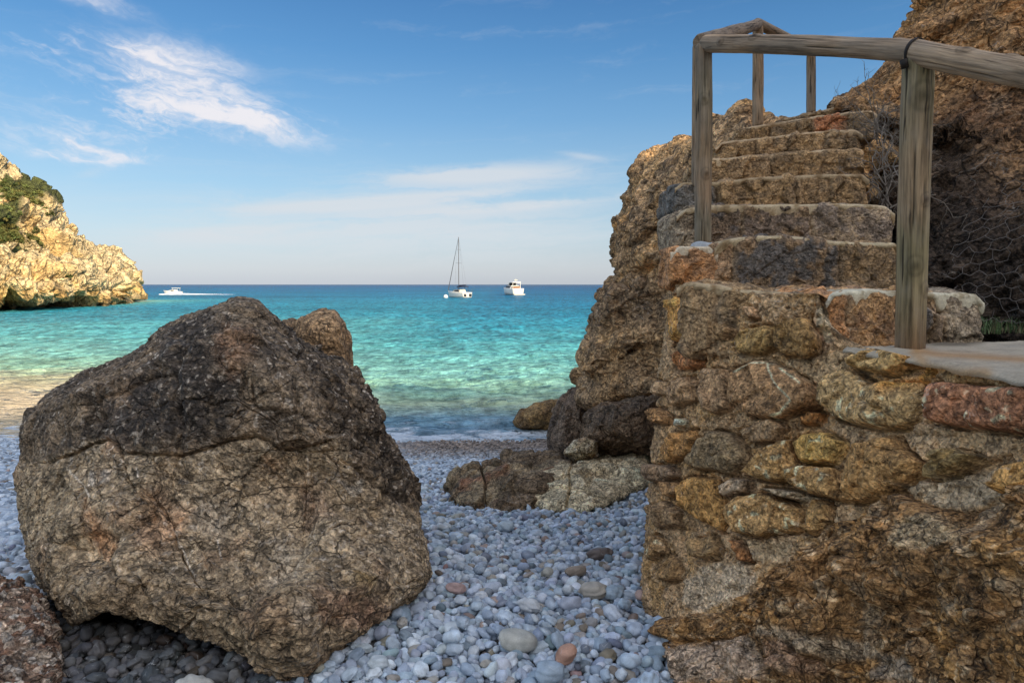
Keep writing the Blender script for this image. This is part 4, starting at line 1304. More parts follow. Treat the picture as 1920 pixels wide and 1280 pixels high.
def build_stairs():
    root = thing('stone_staircase', (1.2, 2.6, 1.1), 'rubble stone stairs with pale mortared treads climbing to the right along the cliff', 'stairs')
    nu, nv = 900, 640
    V, N = wall_sheet(nu, nv)
    px, py, dep = proj(V)
    vis = (px > 1150) & (V[:, 1] > 0.9)

    def wf(P, px, py):
        hole = sstep(fbm(P / 0.09 + 31, 3, seed=180), 0.18, 0.4)
        n = len(P)
        w1 = 6 * fbm(P / 0.08, 3, seed=121); w2 = 6 * fbm(P / 0.08 + 5, 3, seed=122)
        qx, qy = px + w1, py + w2
        h = -0.014 - 0.022 * hole + 0.014 * fbm(P / 0.06, 3, 0.55, 123) + 0.03 * fbm(P / 0.3, 3, seed=124) + 0.006 * fbm(P / 0.018, 3, 0.6, 125, True)
        # rough unlisted small stones everywhere in the mortar
        hh, HH, ee = facets(P, 0.10, 0.016, 0.006, 126, (1, 1, 1.3))
        h = h + hh * 0.9 + 0.45 * facets(P, 0.035, 0.014, 0.004, 181)[0]
        nn = fbm(P / 0.15, 4, seed=127); n2 = fbm(P / 0.04, 4, 0.6, seed=128)
        c = np.tile(np.array([0.33, 0.25, 0.17]), (n, 1))
        c = colmix(c, (0.34, 0.235, 0.12), sstep(nn, -0.05, 0.3) * 0.8)
        c = colmix(c, (0.20, 0.155, 0.105), sstep(n2, 0.0, 0.35) * 0.6)
        c = colmix(c, (0.40, 0.35, 0.28), sstep(fbm(P / 0.022, 3, 0.6, seed=129), 0.15, 0.35) * 0.55)
        smax = np.zeros(n)
        for i, st in enumerate(WALL_STONES):
            st_ = np.array(st)
            cx, cy = st_.mean(0); rr = max(np.ptp(st_[:, 0]), np.ptp(st_[:, 1])) * 0.5
            k = np.where((np.abs(qx - cx) < rr + 22) & (np.abs(qy - cy) < rr + 22))[0]
            if not len(k): continue
            d = poly_sdf(qx[k], qy[k], st)
            r_ = max(8.0, min(np.ptp(st_[:, 0]), np.ptp(st_[:, 1])) * 0.42)
            ins = np.clip(-d / (r_ * 0.62), 0, 1)
            dome = np.sqrt(1 - (1 - ins) ** 2) ** 0.75
            amp = 0.030 + 0.0006 * r_
            g = _grad[i * 5 & 255]
            P0 = P[k] + i * 1.7
            tilt = 0.014 * ((qx[k] - cx) / rr * g[0] + (qy[k] - cy) / rr * g[1]) * (ins > 0)
            f1, _, _ = facets(P0, 0.14, 0.030, 0.001, 130 + i % 7)
            f1 = f1 + facets(P0, 0.045, 0.008, 0.002, 135 + i % 7)[0]
            f2 = 0.8 * fbm(P0 / 0.05, 3, 0.55, 140 + i % 5)
            big = -0.010 + amp * dome + (tilt + f1 + 0.005 * f2) * sstep(ins, 0, 0.25)
            groove = -(0.020 + 0.03 * sstep(fbm(P[k] / 0.1, 2, seed=182), -0.1, 0.3)) * np.exp(-(np.clip(d, 0, None) / 4.0) ** 2) * np.exp(-(np.clip(-d, 0, None) / 2.0) ** 2)
            t_ = sstep(-d, -3.0, 3.0)
            h[k] = h[k] * (1 - t_) + big * t_ + groove
            cc = np.tile(np.array(STONE_COL[i % len(STONE_COL)]), (len(k), 1))
            na = fbm(P0 / 0.07, 4, 0.6, seed=150); nb = fbm(P0 / 0.025, 3, 0.6, seed=151)
            cc = cc * (1 + 0.35 * na[:, None]) 
            cc = colmix(cc, np.array(STONE_COL[i % len(STONE_COL)]) * 0.45, sstep(nb, 0.1, 0.4) * 0.7)
            if i in (10, 17, 18, 11, 29, 36):
                cc = colmix(cc, (0.55, 0.48, 0.38), sstep(fbm(P0 / 0.04, 3, 0.6, seed=152), 0.2, 0.35) * 0.8)
            c[k] = c[k] * (1 - t_)[:, None] + cc * t_[:, None]
            dk = np.exp(-((d - 1.5) / 3.0) ** 2)
            c[k] = colmix(c[k], (0.09, 0.06, 0.04), dk * 0.4)
        # grey plaster patches
        for q, colr, am in ((z3([(250, 620), (330, 520), (430, 500), (560, 520), (602, 570), (560, 650), (430, 700), (330, 745), (260, 690)]), (0.40, 0.36, 0.31), 0.9),
                            (z3([(1320, 130), (1480, 90), (1640, 70), (1850, 0), (1830, 160), (1680, 230), (1500, 235), (1400, 180)]), (0.30, 0.27, 0.225), 0.8),
                            (z2([(480, 620), (700, 660), (920, 640), (1060, 600), (1070, 690), (950, 740), (860, 770), (740, 690), (560, 670)]), (0.33, 0.275, 0.20), 0.75),
                            (z2([(930, 960), (1100, 985), (1300, 1010), (1480, 985), (1900, 1020), (1900, 1110), (1700, 1090), (1500, 1110), (1340, 1040), (1100, 1050)]), (0.32, 0.26, 0.19), 0.7),
                            (z2([(900, 380), (960, 390), (975, 560), (940, 600), (900, 500)]), (0.50, 0.40, 0.33), 0.9),
                            (z3([(530, 390), (650, 400), (780, 400), (760, 470), (600, 500), (560, 440)]), (0.30, 0.26, 0.20), 0.7)):
            t_ = (1 - sstep(poly_sdf(qx, qy, q), -5, 5)) * am
            c = colmix(c, colr, t_)
        # white quartz veins on the large oval stone
        for ln in ([(690, 680), (740, 770), (815, 865), (760, 920), (700, 950)], [(740, 700), (800, 740), (850, 780)], [(520, 720), (600, 690), (680, 680)], [(330, 820), (370, 870), (410, 915)]):
            q = seg_dist(px + w1 * 0.25, py + w2 * 0.25, z2(ln))
            c = colmix(c, (0.62, 0.56, 0.48), np.exp(-(q / 1.6) ** 2) * 0.85)
        # hole in the wall beside the red stone
        hq = np.hypot((px - 1752) / 20, (py - 728) / 26)
        h = h - 0.10 * (1 - sstep(hq, 0.5, 1.0)) * (np.hypot(px - 1743, py - 757) > 13)
        # rust run below the post
        ru = seg_dist(px + w1, py + w2, z2([(1400, 640), (1430, 700), (1390, 770), (1300, 790)]))
        c = colmix(c, (0.50, 0.26, 0.07), np.exp(-(ru / 14) ** 2) * 0.75)
        return np.concatenate([h[:, None], c], 1)
    R = chunked(wf, V, px, py)
    d = R[:, 0]
    under = poly_sdf(px, py, [(1100, 1500)] + BED_LINE + [(2300, 1500)])
    d = d - 0.05 * sstep(-under, 0, 25)
    # keep the top rim closed
    W = V + N * d[:, None]
    Wg = W.reshape(nu, nv, 3)
    Vg = V.reshape(nu, nv, 3)
    Wg[:, 0] = Vg[:, 0] + N.reshape(nu, nv, 3)[:, 0] * (-0.02)
    # cap: fold the sheet back into the bank so that it has a thickness
    capV = Wg[:, 0] - N.reshape(nu, nv, 3)[:, 0] * 0.45
    V2 = np.concatenate([Wg.reshape(-1, 3), capV])
    i = np.arange(nu - 1)
    cap = np.stack([i * nv, nu * nv + i, nu * nv + i + 1, (i + 1) * nv], 1)
    cc = np.clip(np.concatenate([R[:, 1:], np.tile([[0.40, 0.36, 0.29]], (nu, 1))]) * np.array([1.74, 1.44, 1.08]), 0, 0.72)
    mesh_obj('wall', V2, np.concatenate([grid_faces(nu, nv), cap]), M_WALL, root, col=cc)

    # ---- steps
    def step(pxl, pxr, Yl, Yr, z0, z1_, back, splits, cols, top=(0.5, 0.46, 0.38), lvl=6, wav=None, capth=0.03, yaw=0.0, seed=0, label=None, ex=14.0, capw=1.0):
        """a riser course: stones side by side with mortar between, and a pale mortar tread cap"""
        L0 = at(pxl, 533, Yl)[:2]; R0 = at(pxr, 533, Yr)[:2]
        D, T = ico(lvl)
        t = (np.abs(D) ** ex).sum(1) ** (-1 / ex)
        D = D * t[:, None]
        a = (D[:, 0] + 1) / 2; b = (D[:, 1] + 1) / 2; cz = (D[:, 2] + 1) / 2
        wid = np.hypot(*(R0 - L0)); ax = (R0 - L0) / wid; bk = np.array([-ax[1], ax[0]])
        XY = L0 + a[:, None] * wid * ax + b[:, None] * back * bk
        wv = np.zeros(len(D)) if wav is None else np.interp(a, np.linspace(0, 1, len(wav)), wav)
        Z = z0 + cz * (z1_ + wv - z0)
        Vb = np.concatenate([XY, Z[:, None]], 1)
        Nb = vnormals(Vb, T)
        if (Nb * (Vb - Vb.mean(0))).sum() < 0: T = T[:, ::-1]; Nb = -Nb
        sx = a * wid
        h = 0.008 * fbm(Vb / 0.1 + seed, 4, seed=seed) + facets(Vb + seed, 0.14, 0.022, 0.0, seed + 3)[0] + facets(Vb + seed, 0.05, 0.005, 0.001, seed + 21)[0] + 0.004 * fbm(Vb / 0.03, 3, 0.6, seed + 4, True)
        c = np.zeros((len(Vb), 3)); edges = [0] + list(splits) + [1]
        wob = 0.02 * fbm(Vb / 0.08 + seed, 3, seed=seed + 5)
        joint = np.full(len(Vb), 9.0)
        for s_ in splits:
            joint = np.minimum(joint, np.abs(sx + wob - s_ * wid))
        base = np.searchsorted(np.array(splits), (sx + wob) / wid) if len(splits) else np.zeros(len(Vb), int)
        na = fbm(Vb / 0.09 + seed, 4, 0.6, seed=seed + 6); nb = fbm(Vb / 0.03 + seed, 3, 0.6, seed=seed + 7)
        CA = np.array([q[0] for q in cols]); CB = np.array([q[1] for q in cols])
        base = np.clip(base, 0, len(cols) - 1)
        m_ = sstep(na, -0.05, 0.2)[:, None]
        c = CA[base] * (1 - m_) + CB[base] * m_
        c = colmix(c, (0.09, 0.075, 0.06), sstep(nb, 0.15, 0.4) * 0.5)
        h = h + 0.012 * _rnd[(base * 7 + seed) & 255, 0]
        h = h - 0.014 * np.exp(-(joint / 0.010) ** 2)
        c = colmix(c, (0.26, 0.21, 0.15), np.exp(-(joint / 0.016) ** 2) * 0.8)
        # rough bedding at the foot of the riser
        h = h + 0.012 * sstep(cz, 0.12, 0.0)
        Wb = Vb + Nb * h[:, None]
        st = mesh_obj('step', Wb, T, M_STEP, root, col=np.clip(c * np.array([1.45, 1.24, 1.02]), 0, 0.7))
        if label: st['label'] = label
        # mortar cap: a sheet that lies over the tread and drips down the front edge
        nu_, nv_ = 140 if lvl > 6 else 90, 46
        A, B = np.meshgrid(np.linspace(0, 1, nu_), np.linspace(0, 1, nv_), indexing='ij')
        A = A.ravel(); B = B.ravel()
        wv2 = np.zeros(len(A)) if wav is None else np.interp(A, np.linspace(0, 1, len(wav)), wav)
        pp = L0 + (A * wid)[:, None] * ax
        P3 = np.stack([pp[:, 0], pp[:, 1], np.full(len(A), z1_)], 1)
        nn_ = fbm(P3 / 0.09 + seed, 4, seed=seed + 9)
        drip = 1.1 * capth * (0.8 + 1.8 * nn_) + (capw - 0.75) * 0.05 * sstep(fbm(P3 / 0.13 + 3 + seed, 3, seed=seed + 12), 0.15, 0.35)
        drip = np.clip(drip, 0.002, 0.10)
        # B<0.35: front face, up; then over the rounded nose and back along the tread
        r = 0.013
        fB = np.clip(B / 0.3, 0, 1); gB = np.clip((B - 0.3) / 0.2, 0, 1) * math.pi / 2; tB = np.clip((B - 0.5) / 0.5, 0, 1) ** 1.5
        yy = -0.003 + 0.012 * (1 - fB) ** 2 + r * (1 - np.cos(gB)) + tB * (back - 0.04)
        zz = -drip * (1 - fB) - r * (1 - np.sin(gB)) + 0.008
        yy = yy + np.where(B < 0.5, 0.012 * fbm(P3 / 0.07 + seed, 3, seed=seed + 16), 0)
        yy = np.where(B < 0.02, yy + 0.035, yy)
        XYc = pp + yy[:, None] * bk
        Vc = np.stack([XYc[:, 0], XYc[:, 1], z1_ + wv2 + zz], 1)
        Nc = vnormals(Vc, grid_faces(nu_, nv_)); 
        if Nc[:, 2].mean() < 0: Nc = -Nc
        hc = 0.006 * fbm(Vc / 0.05 + seed, 4, 0.6, seed + 13) + 0.004 * fbm(Vc / 0.2, 2, seed=seed + 14)
        endr = sstep(np.minimum(A, 1 - A) * wid, 0, 0.05)
        Vc = Vc + Nc * hc[:, None]
        Vc[:, 2] -= (1 - endr) * 0.03
        tc = np.clip(np.array(top) * np.array([1.30, 1.14, 0.93]), 0, 0.72); nn2 = fbm(Vc / 0.07, 4, 0.6, seed=seed + 15)
        ccap = colmix(np.tile(tc, (len(Vc), 1)), tc * np.array([0.5, 0.42, 0.33]), sstep(nn2, -0.05, 0.25) * 0.85)
        F_ = grid_faces(nu_, nv_)
        mesh_obj('mortar_cap', Vc, F_, M_MORTAR, st, col=ccap)
        return st

    Z = lambda py, Y: float(at(960, py, Y)[2])
    OR = ((0.42, 0.24, 0.12), (0.32, 0.20, 0.12)); BL = ((0.105, 0.105, 0.11), (0.20, 0.15, 0.10)); BR = ((0.24, 0.18, 0.11), (0.15, 0.12, 0.085))
    TN = ((0.34, 0.25, 0.15), (0.24, 0.18, 0.115)); OC = ((0.31, 0.225, 0.13), (0.20, 0.15, 0.095)); GY = ((0.30, 0.27, 0.22), (0.20, 0.175, 0.14))
    # step 1: two parts, the right long course and the rough left end that merges into the wall
    step(1548, 1850, 2.60, 2.72, 2.50, Z(550, 2.65), 0.62, [0.13, 0.52, 0.64, 0.72], [OR, ((0.36, 0.24, 0.13), (0.25, 0.17, 0.11)), BL, ((0.24, 0.20, 0.16), (0.3, 0.22, 0.14)), GY], top=(0.60, 0.57, 0.52), lvl=7,
         wav=[-0.01, 0.004, 0.010, 0.002, -0.004, -0.006, -0.006, -0.012], capth=0.045, seed=201)
    step(1270, 1552, 3.02, 2.66, 2.50, Z(553, 2.8), 0.5, [0.3, 0.6], [TN, OC, TN], top=(0.44, 0.37, 0.27), lvl=6, wav=[0.05, 0.035, 0.01, 0.0, 0.0], capth=0.03, seed=207)
    # step 2
    step(1256, 1345, 3.32, 3.30, Z(535, 3.3), Z(464, 3.3), 0.45, [], [OR], top=(0.62, 0.52, 0.46), lvl=6, capth=0.05, seed=211, capw=1.6)
    step(1338, 1692, 3.29, 3.34, Z(537, 3.3), Z(455, 3.3), 0.45, [0.10, 0.66], [((0.30, 0.22, 0.15), (0.24, 0.17, 0.11)), BL, BR], top=(0.44, 0.40, 0.31), lvl=7,
         wav=[-0.005, 0.016, 0.026, 0.024, 0.014, 0.0, -0.006, -0.006, -0.008], capth=0.022, seed=217)
    # step 3
    step(1266, 1672, 3.62, 3.62, Z(462, 3.6), Z(386, 3.6), 0.45, [0.10, 0.30, 0.62], [GY, ((0.20, 0.16, 0.125), (0.12, 0.115, 0.12)), ((0.17, 0.14, 0.12), (0.22, 0.165, 0.11)), ((0.19, 0.165, 0.145), (0.30, 0.25, 0.19))], top=(0.47, 0.42, 0.33), lvl=7,
         wav=[-0.03, 0.0, 0.0, 0.002, 0.004, 0.006, 0.004, -0.012], capth=0.032, seed=223)
    # step 4..8
    step(1262, 1622, 3.98, 3.95, Z(392, 3.95), Z(333, 3.95), 0.45, [0.22, 0.62, 0.8], [((0.13, 0.14, 0.15), (0.16, 0.15, 0.14)), OC, TN, OC], top=(0.36, 0.30, 0.22), lvl=6, wav=[-0.03, -0.03, -0.004, 0.004, 0.012, 0.014], capth=0.02, seed=229)
    step(1300, 1606, 4.35, 4.28, Z(340, 4.3), Z(296, 4.3), 0.45, [0.46], [TN, OC], top=(0.50, 0.42, 0.32), lvl=6, wav=[-0.012, 0.0, 0.012, 0.026, 0.044, 0.036], capth=0.05, seed=233)
    step(1335, 1606, 4.72, 4.58, Z(302, 4.65), Z(258, 4.65), 0.5, [0.28, 0.5, 0.75], [OC, TN, OC, BR], top=(0.44, 0.36, 0.27), lvl=6, wav=[-0.03, -0.012, 0.004, 0.02, 0.035, 0.03], capth=0.022, seed=239)
    step(1372, 1632, 5.2, 5.0, Z(262, 5.1), Z(228, 5.1), 0.6, [0.25, 0.55, 0.8], [OC, BR, ((0.32, 0.15, 0.08), (0.25, 0.15, 0.09)), BR], top=(0.40, 0.33, 0.25), lvl=6, wav=[-0.04, -0.015, 0.006, 0.03, 0.045, 0.05], capth=0.02, seed=241)
    step(1440, 1690, 5.9, 5.5, Z(232, 5.7), Z(207, 5.7), 1.2, [0.3, 0.6], [BR, OC, ((0.30, 0.14, 0.08), (0.2, 0.13, 0.09))], top=(0.34, 0.28, 0.21), lvl=6, wav=[-0.05, -0.02, 0.012, 0.05, 0.065, 0.05], capth=0.02, seed=251)

    # ---- landing slab at the foot of the flight
    ns, nt = 260, 150
    T_ = np.array(WT)[8:]
    L = np.concatenate([[0], np.cumsum(np.hypot(np.diff(T_[:, 0]), np.diff(T_[:, 1])))])
    s = np.linspace(0.13, L[-1], ns)
    E = np.stack([np.interp(s, L, T_[:, 0]), np.interp(s, L, T_[:, 1])], 1)
    far = np.stack([np.full(ns, 3.4), np.interp(s, [0, L[-1]], [3.3, -0.6])], 1)
    tt = np.linspace(0, 1, nt)
    lip = tt < 0.12
    q = np.clip((tt - 0.12) / 0.88, 0, 1) ** 1.8
    XY = E[:, None] + (far - E)[:, None] * q[None, :, None]
    Zs = 2.582 + 0 * XY[:, :, 0]
    lipz = np.where(lip, -(0.12 - tt) / 0.12, 0)
    nl = fbm(np.stack([E[:, 0], E[:, 1], 0 * s], 1) / 0.12, 3, seed=260)
    thick = 0.022 + 0.018 * nl
    Zs = Zs + lipz[None, :] * thick[:, None]
    outn = np.array([-0.96, -0.28])
    XY = XY + (0.018 * np.exp(-((tt - 0.06) / 0.07) ** 2))[None, :, None] * outn + (0.02 * lipz)[None, :, None] * (-outn)
    Vl = np.concatenate([XY, Zs[:, :, None]], 2).reshape(-1, 3)
    Nl = vnormals(Vl, grid_faces(ns, nt))
    if Nl[:, 2].mean() < 0: Nl = -Nl
    Vl = Vl + Nl * (0.010 * fbm(Vl / 0.22, 4, seed=261) + 0.004 * fbm(Vl / 0.04, 3, seed=262))[:, None]
    pxl, pyl, _ = proj(Vl)
    nc_ = fbm(Vl / 0.12, 4, 0.6, seed=263)
    cl = colmix(np.tile([[0.46, 0.385, 0.285]], (len(Vl), 1)), (0.34, 0.30, 0.24), sstep(nc_, 0.0, 0.35) * 0.7)
    ru = seg_dist(pxl + 10 * nc_, pyl + 5 * nc_, [(1715, 655), (1760, 665), (1830, 668), (1930, 675)])
    cl = colmix(cl, (0.42, 0.21, 0.07), np.exp(-(ru / 7) ** 2) * 0.7)
    ru = seg_dist(pxl + 12 * nc_, pyl + 8 * nc_, [(1715, 660), (1740, 690), (1790, 700), (1850, 700)])
    cl = colmix(cl, (0.45, 0.24, 0.08), np.exp(-(ru / 12) ** 2) * 0.6)
    di = sstep(np.hypot((pxl - 1780) / 70, (pyl - 640) / 9), 1.3, 0.6)
    cl = colmix(cl, (0.12, 0.09, 0.055), di * 0.8)
    mesh_obj('landing_slab', Vl, grid_faces(ns, nt), M_MORTAR, root, col=cl)
    return root


def build_bedrock():
    nu, nv = 760, 520
    V, N = wall_sheet(nu, nv, 0.12, 1.0)
    px, py, _ = proj(V)
    def f(P, px, py):
        sd = -poly_sdf(px + 10 * fbm(P / 0.15, 3, seed=301), py + 10 * fbm(P / 0.15 + 4, 3, seed=302), [(1000, 1160), (1100, 1190)] + BED_LINE + [(2600, 860), (2600, 9000), (1000, 9000)])
        off = -0.14 + 0.155 * sstep(sd, -18, 10) + 0.0011 * np.clip(sd, 0, 90) ** 1.0
        a = math.radians(28)
        Q = np.stack([P[:, 0], P[:, 1] * math.cos(a) + P[:, 2] * math.sin(a), -P[:, 1] * math.sin(a) + P[:, 2] * math.cos(a)], 1)
        h1, _, _ = facets(P, 0.36, 0.075, 0.0, 303, (0.8, 0.8, 1.3))
        h2, _, _ = facets(P, 0.11, 0.034, 0.008, 304)
        h3, _, _ = facets(P, 0.045, 0.018, 0.004, 305)
        F1, _, _, _ = worley(P / 0.028, 306)
        gv = sstep(fbm(P / 0.2 + 3, 3, seed=320), -0.2, 0.2)
        d = off + h1 + h2 + h3 + (0.006 + 0.012 * gv) * (0.5 - F1) + 0.03 * fbm(P / 0.3, 3, seed=307) + facets(P, 0.022, 0.006, 0.001, 308)[0]
        # ledges seen at the lower middle and right
        for ln, am in ((z3([(120, 850), (330, 820), (560, 680), (780, 590), (850, 450)]), 0.03), (z3([(830, 690), (950, 650), (1100, 640)]), 0.03), (z3([(980, 350), (1150, 290), (1310, 180)]), 0.02)):
            q = seg_dist(px, py, ln)
            d += am * np.exp(-(q / 12) ** 2)
        for ln in (z3([(640, 600), (760, 600), (840, 480), (900, 410)]), z3([(120, 850), (320, 900), (560, 880), (700, 860), (780, 850)]), z3([(1330, 960), (1500, 900), (1600, 860)])):
            q = seg_dist(px + 6 * h1 * 20, py, ln)
            d -= 0.035 * np.exp(-(q / 4.0) ** 2)
        n = fbm(P / 0.25, 4, seed=311); n2 = fbm(P / 0.07, 4, 0.6, seed=312); n3 = fbm(P / 0.03, 2, 0.6, seed=313)
        c = np.tile(np.array([0.25, 0.165, 0.085]), (len(P), 1))
        c = colmix(c, (0.34, 0.215, 0.09), sstep(n, -0.05, 0.35) * 0.8)
        c = colmix(c, (0.13, 0.09, 0.05), sstep(n2, 0.0, 0.3) * 0.75)
        c = colmix(c, (0.30, 0.27, 0.22), sstep(fbm(P / 0.12 + 8, 4, seed=314), 0.12, 0.35) * 0.6)
        c = colmix(c, (0.46, 0.38, 0.27), sstep(n3, 0.24, 0.34) * 0.75)
        def patch(pts, colr, am, s_=8):
            nonlocal c
            k = 1 - sstep(poly_sdf(px + 12 * n2, py + 12 * n, pts), -s_, s_)
            c = colmix(c, colr, k * am)
        patch(z3([(290, 930), (420, 920), (620, 880), (760, 900), (790, 960), (800, 1100), (330, 1110)]), (0.38, 0.34, 0.31), 0.85)
        patch(z3([(780, 870), (900, 850), (1100, 900), (1250, 900), (1330, 970), (1100, 1000), (1000, 940), (900, 900)]), (0.34, 0.31, 0.26), 0.85)
        patch(z3([(820, 940), (900, 900), (980, 930), (1060, 1030), (1000, 1060), (900, 1050), (840, 1030)]), (0.30, 0.22, 0.18), 0.7)
        patch(z3([(1460, 330), (1560, 270), (1690, 350), (1860, 420), (1700, 470), (1540, 480), (1470, 430)]), (0.36, 0.33, 0.25), 0.7)
        patch(z3([(1330, 980), (1500, 980), (1560, 1100), (1300, 1100)]), (0.33, 0.34, 0.34), 0.5)
        return np.concatenate([d[:, None], c], 1)
    R = chunked(f, V, px, py)
    d = R[:, 0]
    Vd = V + N * d[:, None]
    Bg = Vd.reshape(nu, nv, 3)
    keep = np.ones((nu, nv), bool)
    # the part well behind the wall face is hidden: fold it down into the bank instead of leaving a sheet behind
    o = mesh_obj('rock_outcrop', Vd, grid_faces(nu, nv), M_BED, col=np.clip(R[:, 1:] * np.array([1.50, 1.20, 0.90]), 0, 0.7))
    tag(o, 'rough brown bedrock swelling out below the rubble stone wall', 'rock')


build_stairs()
build_bedrock()


# ------------------------------------------------------------------ wooden railing
def log_mesh(name, p0, p1, r0, r1, root, cola, colb, seed, knots=(), bow=0.0, green=0.0, label=None, nring=150, seg=56, base_tint=None):
    p0 = np.asarray(p0, float); p1 = np.asarray(p1, float)
    ln = np.linalg.norm(p1 - p0); w = (p1 - p0) / ln
    up = np.array([0, 0, 1.0]) if abs(w[2]) < 0.9 else np.array([0, 1.0, 0])
    a = np.cross(up, w); a /= np.linalg.norm(a); b = np.cross(w, a)
    ze = 0.02 / ln
    t = np.concatenate([[0, 0.0, ze * 0.25, ze], np.linspace(ze * 1.6, 1 - ze * 1.6, nring - 8), [1 - ze, 1 - ze * 0.25, 1.0, 1.0]])
    e = np.concatenate([[0.01, 0.86, 0.96, 1.0], np.ones(nring - 8), [1.0, 0.96, 0.86, 0.01]])
    th = np.arange(seg + 1) * 2 * math.pi / seg
    Tt, TH = np.meshgrid(t, th, indexing='ij'); Ee = np.repeat(e[:, None], seg + 1, 1)
    R = (r0 + (r1 - r0) * Tt)
    loc = np.stack([np.cos(TH) * R, np.sin(TH) * R, Tt * ln], -1).reshape(-1, 3)
    q = loc + seed * 3.3
    d = 0.004 * perlin(q * np.array([9, 9, 2.2]), seed) + 0.0022 * fbm(q * np.array([60, 60, 5]), 3, seed=seed + 1)
    d = d.reshape(Tt.shape)
    col = colmix(np.tile(np.array(cola, float), (len(q), 1)), colb, sstep(fbm(q * np.array([10, 10, 2.0]), 4, seed=seed + 2), -0.15, 0.3))
    # long drying cracks
    r = np.random.default_rng(seed)
    for _ in range(9):
        a0 = r.uniform(0, 2 * math.pi); t0 = r.uniform(0, 0.8); t1 = t0 + r.uniform(0.15, 0.6)
        aa = a0 + 0.12 * np.sin(Tt * 7 + a0)
        da = np.abs((TH - aa + math.pi) % (2 * math.pi) - math.pi) * r0
        g = np.exp(-(da / 0.0024) ** 2) * sstep(Tt, t0, t0 + 0.05) * sstep(Tt, t1, t1 - 0.08)
        d = d - 0.006 * g
        col = colmix(col, (0.02, 0.015, 0.01), (g * 0.9).ravel())
    for (ka, kt, kr) in knots:
        da = np.abs((TH - ka + math.pi) % (2 * math.pi) - math.pi) * r0; dt = (Tt - kt) * ln
        kd = np.sqrt(da ** 2 + (dt * 0.8) ** 2)
        d = d + 0.006 * np.exp(-(kd / (kr * 1.6)) ** 2)
        col = colmix(col, (0.06, 0.035, 0.02), (np.exp(-(kd / kr) ** 2) * 0.85).ravel())
        ring = np.exp(-((kd - kr * 1.9) / (kr * 0.35)) ** 2)
        col = colmix(col, (0.09, 0.06, 0.035), (ring * 0.5).ravel())
    R2 = (R + d) * Ee
    bw = bow * np.sin(math.pi * Tt)
    V = p0 + (np.cos(TH) * R2)[..., None] * a + (np.sin(TH) * R2 + bw)[..., None] * b + (Tt * ln)[..., None] * w
    V = V.reshape(-1, 3)
    if green:
        gr = sstep(perlin(V * 3.0, seed + 5) + 0.3, 0.0, 0.5) * green
        col = colmix(col, (0.115, 0.125, 0.06), gr)
    if base_tint:
        col = colmix(col, base_tint, sstep(Tt.ravel() * ln, 0.20, 0.0) * 0.85)
    return_o = mesh_obj(name, V, grid_faces(nring, seg + 1), M_WOOD, root, col=col, gco=loc + seed)
    if label: return_o['label'] = label
    return return_o


